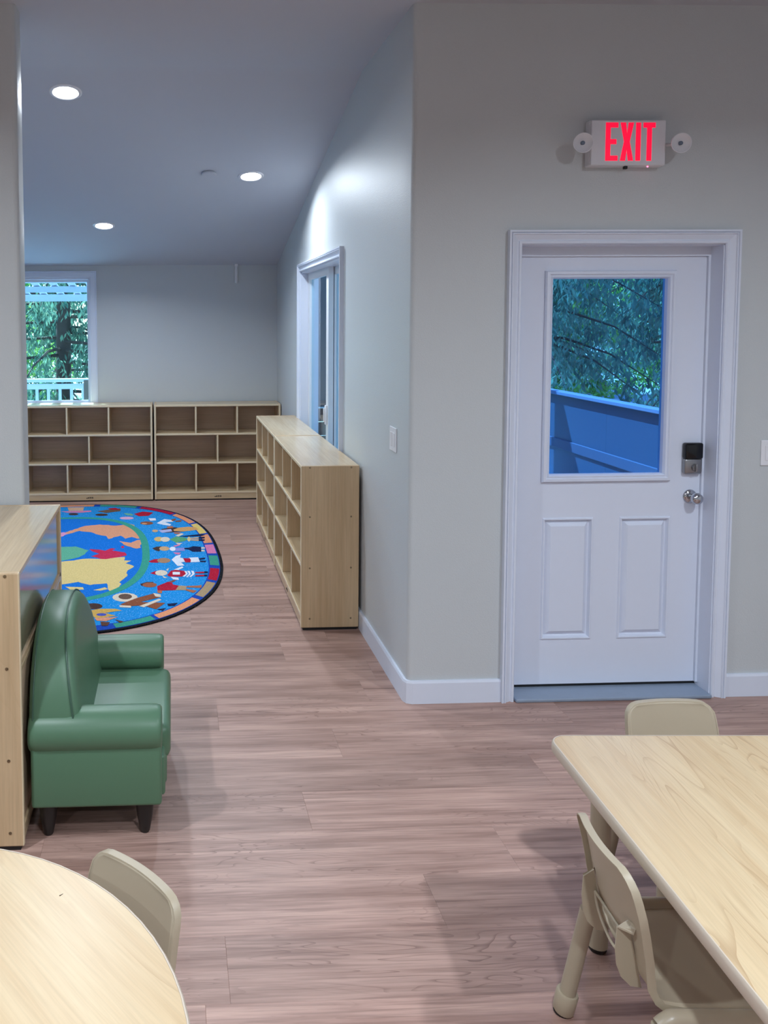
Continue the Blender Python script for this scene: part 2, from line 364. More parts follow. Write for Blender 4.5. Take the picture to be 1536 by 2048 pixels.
# stub wall at the left with rounded end
bm = bmesh.new(); pts = [(XL, YP), (XP-r, YP)]
for i in range(7): a = -PI/2+PI/2*i/6; pts.append((XP-r+r*math.cos(a), YP+r+r*math.sin(a)))
for i in range(7): a = PI/2*i/6; pts.append((XP-r+r*math.cos(a), YP+T-r+r*math.sin(a)))
pts += [(XL, YP+T)]
tag(obj('wall_stub', prism(pts, 0, ZC+0.1), 'wall', smooth=25), 'pale greige wall end at the left edge behind the wooden cabinet', 'wall', kind='structure')
tag(obj('wall_left', B(XL-T, XL, YN, YB+T, 0, ZC+0.1), 'wall'), 'greige outer wall far to the left', 'wall', kind='structure')
tag(obj('wall_far_right', B(XR, XR+T, YN, YD+T, 0, ZC+0.1), 'wall'), 'greige wall at the right end of the dining area', 'wall', kind='structure')
tag(obj('wall_rear', B(XL, XR, YN-T, YN, 0, ZC+0.1), 'wall'), 'greige wall behind the tables', 'wall', kind='structure')

# baseboards
BH, BT = 0.104, 0.014
def bb(name, pts, label):
    """pts: plan polyline on the wall face, thickness to its left side"""
    bm = bmesh.new(); rows = []
    n = len(pts)
    for i, (x, y) in enumerate(pts):
        a = Vector(pts[max(i-1, 0)]); b = Vector(pts[min(i+1, n-1)]); d = (b-a).normalized(); nrm = Vector((-d.y, d.x))
        if 0 < i < n-1:
            d1 = (Vector(pts[i])-a).normalized(); n1 = Vector((-d1.y, d1.x)); nrm = nrm/max(0.5, nrm.dot(n1))
        rows.append([bm.verts.new((x+nrm.x*t, y+nrm.y*t, z)) for t, z in [(0, 0), (BT, 0), (BT, BH-0.01), (BT-0.004, BH), (0, BH)]])
    for r0, r1 in zip(rows, rows[1:]):
        for k in range(5): bm.faces.new((r0[k], r0[(k+1) % 5], r1[(k+1) % 5], r1[k]))
    bm.faces.new(rows[0]); bm.faces.new(rows[-1][::-1])
    return tag(obj(name, bm, 'trim'), label, 'baseboard', kind='structure')
corner = [(XC+r+r*math.cos(a), YD+r+r*math.sin(a)) for a in (PI*1.5, PI*1.25, PI)]
bb('baseboard_right', [(DX0-0.0605, YD)]+corner+[(XC, SY0-0.062)], 'white baseboard wrapping the rounded wall corner left of the exit door')
bb('baseboard_far_right', [(XR, YD), (DX1+0.0635, YD)], 'white baseboard to the right of the exit door')
bb('baseboard_corridor', [(XC, SY1+0.062), (XC, YB)], 'white baseboard between the sliding door and the far corner')
bb('baseboard_back', [(XC-BT, YB), (XL, YB)], 'white baseboard along the far wall behind the shelves')

# ------------------------------------------------------------------ exit door
CASE = [(0, 0), (0, 0.011), (0.004, 0.016), (0.012, 0.016), (0.0155, 0.009), (0.019, 0.009), (0.024, 0.012), (0.040, 0.020), (0.043, 0.026), (0.047, 0.026), (0.0495, 0.020), (0.052, 0.027), (0.0605, 0.027), (0.0605, 0)]
door = thing('door_1', 'white exit door with half-height window, two raised panels, keypad lock and knob', 'door', (2.0, YD, 0), kind='structure')
OFF = (2.0, YD, 0); YS = YD+0.095
fn = lambda a, b, h: (a, YD-h, b)
obj('casing', frame(CASE, DX0, DX1, 0, DZ, False, fn), 'trim', door, smooth=20, off=OFF)
bm = bmesh.new()
box(bm, DX0, DX0+0.004, YD-0.002, YD+T, 0, DZ); box(bm, DX1-0.004, DX1, YD-0.002, YD+T, 0, DZ); box(bm, DX0, DX1, YD-0.002, YD+T, DZ-0.004, DZ)
box(bm, DX0+0.004, DX1-0.014, YS-0.012, YS+0.03, 2.006, DZ-0.004)
box(bm, DX1-0.014, DX1-0.004, YS-0.012, YS+0.05, 0.03, DZ-0.004)
obj('jamb', bm, 'trim', door, off=OFF)
obj('threshold', B(DX0+0.004, DX1-0.004, YD-0.03, YD+T, 0, 0.018, bev=0.006), 'thresh', door, off=OFF)
obj('bottom_seal', B(DX0+0.006, DX1-0.008, YS+0.002, YS+0.04, 0.018, 0.034), 'black', door, off=OFF)
SX0, SX1, SZ0, SZ1 = DX0+0.006, DX1-0.015, 0.030, 2.006
GX0, GX1, GZ0, GZ1 = 1.712, 2.252, 1.010, 1.912
PAN = [(1.699, 1.925, 0.248, 0.808), (2.060, 2.286, 0.248, 0.808)]
bm = bmesh.new(); y0, y1 = YS, YS+0.044
for a0, a1, b0, b1 in [(SX0, GX0, GZ0, GZ1), (GX1, SX1, GZ0, GZ1), (SX0, SX1, GZ1, SZ1), (SX0, SX1, PAN[0][3], GZ0), (SX0, SX1, SZ0, PAN[0][2]),
                       (SX0, PAN[0][0], PAN[0][2], PAN[0][3]), (PAN[0][1], PAN[1][0], PAN[0][2], PAN[0][3]), (PAN[1][1], SX1, PAN[0][2], PAN[0][3])]:
    box(bm, a0, a1, y0, y1, b0, b1)
slab = obj('door_slab', bm, 'door', door, off=OFF)
fs = lambda a, b, h: (a, YS-h, b)
for a0, a1, b0, b1 in PAN:
    bm = frame([(0.006, 0), (0.002, 0.006), (-0.003, 0.006), (-0.009, -0.011), (-0.014, -0.013), (-0.034, 0.003), (-0.037, 0.003)], a0, a1, b0, b1, True, fs)
    d = 0.037; bm.faces.new([bm.verts.new(fs(a, b, 0.003)) for a, b in [(a0+d, b0+d), (a0+d, b1-d), (a1-d, b1-d), (a1-d, b0+d)]])
    bmesh.ops.remove_doubles(bm, verts=bm.verts, dist=0.0001)
    obj('raised_panel', bm, 'door', door, off=OFF, smooth=10)
wf = obj('window_frame', frame([(0.030, 0), (0.030, 0.008), (0.025, 0.018), (0.014, 0.020), (0.010, 0.013), (0.006, 0.013), (0.003, 0.017), (0.0, 0.016), (-0.006, 0.004), (-0.006, -0.02)], GX0, GX1, GZ0, GZ1, True, fs), 'door', door, off=OFF, smooth=20)
obj('window_pane', B(GX0-0.002, GX1+0.002, YS+0.018, YS+0.024, GZ0-0.002, GZ1+0.002), 'glass2', door, off=OFF)
lk = obj('lock_body', B(2.338, 2.421, YS-0.028, YS, 1.013, 1.085, bev=0.010, seg=3), 'nickel', door, off=OFF, smooth=40); lk['label'] = 'satin metal keypad lock'
obj('lock_cover', B(2.338, 2.421, YS-0.034, YS, 1.083, 1.157, bev=0.009, seg=3), 'keypad', lk, smooth=40, off=OFF)
bm = lathe([(0.0, 0.006), (0.014, 0.006), (0.016, 0.0)], (2.384, YS-0.030, 1.044), (0, -1, 0), 24); box(bm, 2.380, 2.388, YS-0.046, YS-0.03, 1.026, 1.062, bev=0.003)
obj('thumb_turn', bm, 'nickel', lk, smooth=40, off=OFF)
kn = obj('door_knob', lathe([(0.0, 0.066), (0.016, 0.065), (0.024, 0.058), (0.027, 0.046), (0.024, 0.034), (0.014, 0.028), (0.011, 0.02), (0.011, 0.0)], (2.382, YS-0.006, 0.905), (0, -1, 0), 32), 'chrome', door, smooth=50, off=OFF); kn['label'] = 'round chrome knob'
obj('knob_rose', lathe([(0.012, 0.012), (0.026, 0.010), (0.032, 0.004), (0.033, 0.0)], (2.382, YS, 0.905), (0, -1, 0), 32), 'chrome', kn, smooth=50, off=OFF)

# ------------------------------------------------------------------ sliding patio door in the corridor wall
d2 = thing('door_2', 'white sliding glass patio door in the side wall above the low shelves', 'door', (XC, 5.94, 0), kind='structure')
O2 = (XC, 5.94, 0)
f2 = lambda a, b, h: (XC-h, a, b)
obj('casing', frame(CASE, SY0, SY1, 0, SZ, False, f2), 'trim', d2, smooth=20, off=O2)
bm = bmesh.new(); box(bm, XC-0.002, XC+T, SY0, SY0+0.012, 0, SZ); box(bm, XC-0.002, XC+T, SY1-0.012, SY1, 0, SZ); box(bm, XC-0.002, XC+T, SY0, SY1, SZ-0.012, SZ); box(bm, XC, XC+T, SY0, SY1, 0, 0.02)
obj('jamb', bm, 'trim', d2, off=O2)
def sash(nm, ya, yb, xa, st):
    bm = bmesh.new(); xb = xa+0.035; z0, z1 = 0.02, SZ-0.012
    box(bm, xa, xb, ya, ya+st, z0, z1); box(bm, xa, xb, yb-st, yb, z0, z1); box(bm, xa, xb, ya+st, yb-st, z1-0.055, z1); box(bm, xa, xb, ya+st, yb-st, z0, z0+0.09)
    s = obj(nm, bm, 'vframe', d2, off=O2)
    obj('pane', B(xa+0.015, xa+0.020, ya+st, yb-st, z0+0.09, z1-0.055), 'glass', s, off=O2); return s
s1 = sash('sliding_sash', 5.86, SY1-0.012, XC+0.055, 0.085)
s2 = sash('fixed_sash', SY0+0.012, 5.93, XC+0.098, 0.065)
bm = B(XC+0.038, XC+0.055, 5.885, 5.915, 0.98, 1.12, bev=0.006); box(bm, XC+0.028, XC+0.040, 5.893, 5.907, 1.00, 1.10, bev=0.004)
obj('pull_handle', bm, 'plate', s1, smooth=40, off=O2)

# ------------------------------------------------------------------ garden window in the far wall
w1 = thing('window_1', 'white-cased window in the far wall looking onto pergola and conifer', 'window', (-1.58, YB, WZ0), kind='structure'); OW = (-1.58, YB, WZ0)
fw = lambda a, b, h: (a, YB-h, b)
WC = [(0, 0), (0, 0.010), (0.012, 0.012), (0.014, 0.016), (0.056, 0.018), (0.060, 0.014), (0.066, 0.018), (0.070, 0.018), (0.070, 0)]
obj('casing', frame(WC, WX0, WX1, WZ0, WZ1, True, fw), 'trim', w1, smooth=20, off=OW)
bm = bmesh.new()
box(bm, WX0, WX0+0.01, YB-0.002, YB+T, WZ0, WZ1); box(bm, WX1-0.01, WX1, YB-0.002, YB+T, WZ0, WZ1); box(bm, WX0, WX1, YB-0.002, YB+T, WZ1-0.01, WZ1); box(bm, WX0, WX1, YB-0.002, YB+T, WZ0, WZ0+0.015)
obj('jamb', bm, 'trim', w1, off=OW)
fr = obj('window_frame', frame([(0, 0), (0, 0.03), (-0.022, 0.03), (-0.022, 0)], WX0+0.01, WX1-0.01, WZ0+0.015, WZ1-0.01, True, lambda a, b, h: (a, YB+0.11-h, b)), 'vframe', w1, off=OW)
obj('window_pane', B(WX0+0.02, WX1-0.02, YB+0.09, YB+0.095, WZ0+0.025, WZ1-0.02), 'glass', w1, off=OW)

# ------------------------------------------------------------------ switches, sensor, detector
def switch(name, loc, rot, w_, label):
    t = thing(name, label, 'light switch', loc, rot, 'light switches')
    obj('wall_plate', B(-w_/2, w_/2, -0.006, 0, 0, 0.115, bev=0.003), 'plate', t)
    n = max(1, round(w_/0.05)-0)
    for i in range(1 if w_ < 0.1 else 2):
        x = 0 if w_ < 0.1 else (-0.023+0.046*i)
        p = obj('rocker', B(x-0.0165, x+0.0165, -0.009, -0.005, 0.0245, 0.0905, bev=0.0015), 'plate', t)
    for z in (0.012, 0.103): obj('screw', lathe([(0.0, 0.0075), (0.003, 0.007), (0.003, 0.005)], (0, 0, z), (0, -1, 0), 10), 'plate', t)
    return t
switch('light_switch', (XC, 3.90, 1.105), PI*1.5, 0.115, 'white rocker switch on the side wall beside the low shelf and rounded corner')
switch('light_switch', (2.698, YD, 1.062), 0, 0.116, 'white switch plate to the right of the exit door, cut by the frame edge')
t = thing('wall_sensor', 'slim white sensor tube under the ceiling on the far wall', 'sensor', (0.640, YB, 2.09))
obj('sensor_body', lathe([(0.0, 0.0), (0.012, 0.002), (0.0155, 0.008), (0.0155, 0.135), (0.013, 0.14), (0.012, 0.176)], (0, -0.016, 0), (0, 0, 1), 16), 'plate', t, smooth=40)
obj('ceiling_mount', B(-0.016, 0.016, -0.032, 0, 0.166, 0.2, bev=0.003), 'plate', t)
sn = Vector((0, -SL, -1)).normalized()
t = thing('ceiling_cover', 'flat round white cover disc on the sloped ceiling beside a lit downlight', 'ceiling cover', (0.273, 6.014, zc(6.014)))
obj('cover_disc', lathe([(0.0, 0.016), (0.05, 0.016), (0.053, 0.013), (0.053, 0.007), (0.046, 0.007), (0.046, -0.006)], (0, 0, 0), sn, 32), 'ceil', t, smooth=30)

# ------------------------------------------------------------------ downlights
def downlight(x, y, label, power=DOWNLIGHT_W*0.6):
    nrm = sn if y > YR else Vector((0, 0, -1))
    t = thing('ceiling_light', label, 'ceiling light', (x, y, zc(y)), 0, 'recessed ceiling downlights')
    obj('trim_ring', lathe([(0.070, 0.001), (0.074, 0.007), (0.088, 0.006), (0.093, 0.002), (0.093, -0.006), (0.070, -0.006)], (0, 0, 0), nrm, 32), 'plate', t, smooth=30)
    obj('lens', lathe([(0.0, 0.003), (0.068, 0.003), (0.070, 0.0), (0.070, -0.004)], (0, 0, 0), nrm, 32), 'lens', t, smooth=30)
    ld = bpy.data.lights.new('downlight_lamp', 'AREA'); ld.shape = 'DISK'; ld.size = 0.13; ld.energy = power; ld.color = LIGHT_COL; ld.spread = math.radians(158)
    lo_ = bpy.data.objects.new('downlight_lamp', ld); C.objects.link(lo_); lo_.parent = t; lo_.location = nrm*0.012
    lo_.rotation_euler = nrm.to_track_quat('-Z', 'Y').to_euler()
    return t
downlight(-0.589, 4.860, 'lit round downlight nearest the bend of the sloped ceiling, top left')
downlight(0.577, 6.068, 'lit round downlight on the sloped ceiling close to the side wall')
downlight(-0.561, 7.125, 'lit round downlight on the sloped ceiling nearest the far wall')
for i, (x, y) in enumerate([(2.35, 1.25), (-1.5, 1.6), (0.5, 0.1), (2.6, -1.6), (-2.0, -1.6)]):  # last three are unseen lamps added to brighten the room
    downlight(x, y, ['downlight in the flat ceiling above the rectangular table', 'downlight in the flat ceiling left of the round table', 'added unseen downlight in the flat ceiling above the aisle between the tables',
                     'added unseen downlight in the flat ceiling at the rear right', 'added unseen downlight in the flat ceiling at the rear left'][i], DOWNLIGHT_W*1.32)
for x, y in [(-2.6, 5.6)]: downlight(x, y, 'added unseen downlight on the sloped ceiling over the hidden left part of the rug')  # out of view, added for more light in the back room

# ------------------------------------------------------------------ exit sign
EX0, EX1, EZ0, EZ1 = 1.802, 2.132, 2.382, 2.577
ex = thing('exit_sign', 'white wall sign with glowing red EXIT letters and two round emergency lamps', 'exit sign', (1.967, YD, EZ0)); OE = (1.967, YD, EZ0)
obj('sign_housing', B(EX0, EX1, YD-0.045, YD, EZ0, EZ1, bev=0.005), 'signw', ex, off=OE)
obj('sign_face', B(EX0+0.002, EX1-0.002, YD-0.056, YD-0.044, EZ0+0.002, EZ1-0.002, bev=0.004), 'signw', ex, off=OE)
def stroke(bm, poly):
    vs_ = [bm.verts.new((x, YD-0.0568, z)) for x, z in poly]; bm.faces.new(vs_)
def letter(nm, polys):
    bm = bmesh.new()
    for p in polys: stroke(bm, p)
    g = bmesh.ops.extrude_face_region(bm, geom=bm.faces[:])
    bmesh.ops.translate(bm, verts=[v for v in g['geom'] if isinstance(v, bmesh.types.BMVert)], vec=(0, 0.001, 0))
    obj(nm, bm, 'exit', ex, off=OE)
# letters drawn on a grid: sign pixels of the face 330 mm wide
def R4(x0, x1, z0, z1): return [(x0, z0), (x1, z0), (x1, z1), (x0, z1)]
x = EX0; z = EZ0+0.021; H_ = 0.161; s_ = 0.021
e0 = x+0.064
letter('letter_e', [R4(e0, e0+s_, z, z+H_), R4(e0+s_, e0+0.054, z+H_-s_, z+H_), R4(e0+s_, e0+0.047, z+H_/2-s_/2, z+H_/2+s_/2), R4(e0+s_, e0+0.054, z, z+s_)])
x0 = x+0.128; xw = 0.058
letter('letter_x', [[(x0, z), (x0+0.023, z), (x0+xw/2, z+H_*0.30), (x0+xw-0.023, z), (x0+xw, z), (x0+xw/2+0.0125, z+H_/2), (x0+xw, z+H_), (x0+xw-0.023, z+H_), (x0+xw/2, z+H_*0.70), (x0+0.023, z+H_), (x0, z+H_), (x0+xw/2-0.0125, z+H_/2)]])
letter('letter_i', [R4(x+0.196, x+0.217, z, z+H_)])
letter('letter_t', [R4(x+0.228, x+0.281, z+H_-s_, z+H_), R4(x+0.2445, x+0.2655, z, z+H_-s_)])
for hx in (1.752, 2.176):
    h = obj('emergency_lamp', lathe([(0.014, 0.0), (0.016, 0.02), (0.030, 0.034), (0.040, 0.046), (0.042, 0.056), (0.039, 0.056), (0.030, 0.047), (0.0, 0.043)], (hx, YD-0.05, 2.474), (-0.12, -1, -0.10), 28), 'signw', ex, smooth=40, off=OE)
    obj('lamp_bulb', lathe([(0.009, 0.043), (0.009, 0.05), (0.006, 0.053), (0.0, 0.053)], (hx, YD-0.05, 2.474), (-0.12, -1, -0.10), 16), 'bulbc', h, smooth=40, off=OE)
    obj('lamp_arm', tube([(hx, YD-0.052, 2.474), (hx+(0.06 if hx < 2 else -0.06), YD-0.03, 2.474)], 0.007), 'signw', h, smooth=40, off=OE)
obj('test_button', B(1.957, 1.972, YD-0.045, YD-0.03, EZ0-0.012, EZ0+0.001, bev=0.002), 'black', ex, off=OE)
obj('status_light', lathe([(0.003, 0), (0.003, 0.003), (0.0, 0.004)], (2.062, YD-0.04, EZ0), (0, 0, -1), 10), 'led', ex, off=OE)

# ------------------------------------------------------------------ low shelving units
def fronted(o, axis, lim, sgn=-1):
    """pale solid edge on the faces that look out of the open side"""
    o.data.materials.append(M['edge'])
    for p in o.data.polygons:
        if p.normal[axis]*sgn > 0.25 and sgn*(p.center[axis]-lim) > 0: p.material_index = 1
    return o
SW, SH, SD, TH = 1.213, 0.925, 0.325, 0.019
def shelf_unit(label):
    t = thing('storage_shelf', label, 'shelf', group='low maple storage shelves')
    zb = [0.066, 0.353, 0.630]
    for x in (0, SW-TH):
        s = fronted(obj('side_panel', B(x, x+TH, 0.0, SD, 0.014, SH, bev=0.004), 'maple', t), 1, 0.02)
        xs = -0.0 if x == 0 else SW; dr = -1 if x == 0 else 1
        for z in (0.915, 0.640, 0.352, 0.066):
            for y in (0.05, SD-0.045):
                obj('screw', lathe([(0.0055, 0), (0.0055, 0.0012), (0.002, 0.0016), (0.002, 0.0004), (0.0, 0.0004)], (xs, y, z), (dr, 0, 0), 10), 'screw', s)
    fronted(obj('top_board', B(TH, SW-TH, 0.002, SD, SH-TH, SH-0.001, bev=0.003), 'mapleX', t), 1, 0.02)
    for z in zb: fronted(obj('shelf_board', B(TH, SW-TH, 0.003, SD-0.01, z, z+TH, bev=0.003), 'mapleX', t), 1, 0.02)
    obj('back_panel', B(TH, SW-TH, SD-0.010, SD-0.002, 0.03, SH-TH), 'mapleB', t)
    iw = SW-2*TH
    for k, (z0, z1) in enumerate([(zb[0]+TH, zb[1]), (zb[1]+TH, zb[2]), (zb[2]+TH, SH-TH)]):
        for fx in ((0.5,) if k == 1 else (0.323, 0.661)):
            x = TH+iw*fx
            fronted(obj('divider', B(x-0.008, x+0.008, 0.006, SD-0.010, z0, z1, bev=0.002), 'maple', t), 1, 0.02)
    kp = obj('kick_board', B(TH, SW-TH, 0.006, 0.022, 0.014, 0.066), 'mapleX', t)
    bm = bmesh.new()
    for x0, x1, z0, z1 in [(0.575, 0.588, 0.030, 0.038), (0.590, 0.600, 0.030, 0.044), (0.604, 0.622, 0.040, 0.046), (0.626, 0.640, 0.040, 0.046), (0.604, 0.620, 0.030, 0.036), (0.624, 0.642, 0.030, 0.036)]: box(bm, x0, x1, 0.0052, 0.0062, z0, z1)
    obj('maker_mark', bm, 'tag', kp)
    obj('shadow_gap_strip', B(0.004, SW-0.004, 0.012, SD-0.01, 0, 0.014), 'black', t)  # black strip stands in for the shadow gap under the unit
    return t
sh = shelf_unit('low maple shelf standing under the garden window on the far wall')
sh.location = (-1.405, 7.955, 0)
for loc, rz, lab in [((-0.176, 7.955, 0), 0, 'low maple shelf in the far right corner, partly hidden by the side shelves'),
                     ((0.704, 6.985, 0), -PI/2, 'farther of the two low maple shelves along the side wall, by the sliding door'),
                     ((0.704, 5.755, 0), -PI/2, 'nearer low maple shelf along the side wall showing its screwed end panel')]:
    c = copy_tree(sh); c.location = loc; c.rotation_euler = (0, 0, rz); c['label'] = lab

# ------------------------------------------------------------------ wooden cabinet at the left
KX0, KX1, KY0, KY1 = -0.885, -0.496, 2.655, 3.665
cb = thing('storage_cabinet', 'maple cabinet with glossy clear side panel standing behind the green sofa', 'cabinet', ((KX0+KX1)/2, (KY0+KY1)/2, 0)); OC = ((KX0+KX1)/2, (KY0+KY1)/2, 0)
for y in (KY0, KY1-TH):
    s = fronted(obj('end_panel', B(KX0, KX1, y, y+TH, 0.014, SH, bev=0.004), 'maple', cb, off=OC), 0, 0.18, 1)
    ys = KY0 if y == KY0 else KY1; dr = -1 if y == KY0 else 1
    for z in (0.915, 0.611, 0.304, 0.06):
        for xx in (KX0+0.045, -0.541):
            obj('screw', lathe([(0.0055, 0), (0.0055, 0.0012), (0.002, 0.0016), (0.002, 0.0004), (0.0, 0.0004)], (xx, ys, z), (0, dr, 0), 10), 'screw', s, off=OC)
obj('top_board', B(KX0+0.001, KX1-0.001, KY0+TH, KY1-TH, SH-TH, SH-0.001, bev=0.003), 'mapleY', cb, off=OC)
obj('bottom_board', B(KX0+0.001, KX1-0.001, KY0+TH, KY1-TH, 0.06, 0.06+TH, bev=0.003), 'mapleY', cb, off=OC)
obj('middle_board', B(KX0+0.001, KX1-0.001, KY0+TH, KY1-TH, 0.592, 0.592+TH, bev=0.003), 'mapleY', cb, off=OC)
obj('clear_panel', B(KX1-0.014, KX1-0.008, KY0+TH, KY1-TH, 0.592+TH, SH-TH), 'acryl', cb, off=OC)
obj('lower_panel', B(KX1-0.016, KX1-0.008, KY0+TH, KY1-TH, 0.06+TH, 0.592), 'mapleB', cb, off=OC)
obj('panel_strip', B(KX1-0.008, KX1-0.002, KY0+TH, KY1-TH, 0.592+TH, 0.592+TH+0.016), 'maple', cb, off=OC)
obj('panel_strip', B(KX1-0.008, KX1-0.002, KY1-TH-0.026, KY1-TH, 0.592+TH, SH-TH), 'maple', cb, off=OC)
obj('shadow_gap_strip', B(KX0+0.01, KX1-0.012, KY0+0.004, KY1-0.004, 0, 0.014), 'black', cb, off=OC)  # dark strip in place of the shadow gap below the cabinet
obj('kick_board', B(KX1-0.02, KX1-0.006, KY0+TH, KY1-TH, 0.014, 0.06), 'mapleY', cb, off=OC)

# ------------------------------------------------------------------ green sofa
SO = (-0.26, 3.07, 0)
so = thing('toddler_sofa', 'small green vinyl sofa with arched back and rolled arms on black legs', 'sofa', SO)
Y0, Y1 = 2.672, 3.468
def arm(yc, sgn):
    """rolled arm: profile in y-z swept along x, front end softly rounded"""
    prof = []
    for i in range(25):
        a = -PI/2+2*PI*i/24; prof.append((0.078*math.cos(a), 0.074*math.sin(a)))
    bm = bmesh.new(); rows = []
    for x, k in [(-0.486, 0.80), (-0.480, 0.92), (-0.46, 1.0), (-0.25, 1.0), (-0.085, 1.0), (-0.062, 0.985), (-0.05, 0.94), (-0.044, 0.84)]:
        rows.append([bm.verts.new((x, yc+p*k, 0.360+q*k)) for p, q in prof[:-1]])
    n = len(rows[0])
    for r0, r1 in zip(rows, rows[1:]):
        for k in range(n): bm.faces.new((r0[k], r0[(k+1) % n], r1[(k+1) % n], r1[k]))
    bm.faces.new(rows[0][::-1]); bm.faces.new(rows[-1])
    a = obj('arm_rest', bm, 'vinyl', so, smooth=60, off=SO)
    obj('arm_panel', B(-0.478, -0.046, yc-0.062, yc+0.062, 0.118, 0.33, bev=0.012, seg=3), 'vinyl', a, smooth=60, off=SO)
    return a
arm(Y0+0.078, 1); arm(Y1-0.078, -1)
obj('sofa_base', B(-0.475, -0.035, Y0+0.075, Y1-0.075, 0.118, 0.26, bev=0.012, seg=3), 'vinyl', so, smooth=60, off=SO)
bm = B(-0.42, -0.016, Y0+0.142, Y1-0.142, 0.205, 0.322, bev=0.03, seg=4)
for v in bm.verts:
    if v.co.z > 0.3: v.co.z += 0.010*math.cos((v.co.y-3.07)*5)
obj('seat_cushion', bm, 'vinyl', so, smooth=60, off=SO)
obj('front_apron', B(-0.06, -0.030, Y0+0.135, Y1-0.135, 0.125, 0.23, bev=0.012, seg=3), 'vinyl', so, smooth=60, off=SO)
# arched backrest: outline in y-z, two rounded layers front and back
def arch(n=40, inset=0.0, zb=0.315):
    out = []; hw, top = 0.372-inset, 0.706-inset
    for i in range(n+1):
        a = PI*i/n; c, s = math.cos(a), math.sin(a); e = 2/2.35
        out.append((3.07+hw*math.copysign(abs(c)**e, c), zb+(top-zb)*abs(s)**e))
    return out
def xback(z, x): return x-0.16*(z-0.36)*(1 if x > -0.42 else 0.0)
bm = bmesh.new(); rows = []
for x, ins in [(-0.487, 0.05), (-0.486, 0.025), (-0.480, 0.008), (-0.468, 0.0), (-0.35, 0.0), (-0.328, 0.003), (-0.312, 0.012), (-0.304, 0.030), (-0.302, 0.06)]:
    rows.append([bm.verts.new((xback(z, x), y, z)) for y, z in arch(40, ins)])
n = len(rows[0])
for r0, r1 in zip(rows, rows[1:]):
    for k in range(n): bm.faces.new((r0[k], r0[(k+1) % n], r1[(k+1) % n], r1[k]))
bm.faces.new(rows[0][::-1]); bm.faces.new(rows[-1])
bk = obj('backrest', bm, 'vinyl', so, smooth=60, off=SO)
for xx, ins in ((-0.328, -0.0005), (-0.47, -0.0005)):
    obj('seam_piping', tube([(xback(z, xx), y, z) for y, z in arch(40, ins)][1:-1], 0.0028, seg=6), 'vinyl2', bk, smooth=60, off=SO)
for x, y in [(-0.105, Y0+0.072), (-0.105, Y1-0.072), (-0.43, Y0+0.072), (-0.43, Y1-0.072)]:
    obj('sofa_leg', lathe([(0.0, 0.0), (0.014, 0.0), (0.017, 0.006), (0.027, 0.06), (0.031, 0.10), (0.031, 0.122)], (x, y, 0), (0, 0, 1), 20), 'darkleg', so, smooth=50, off=SO)

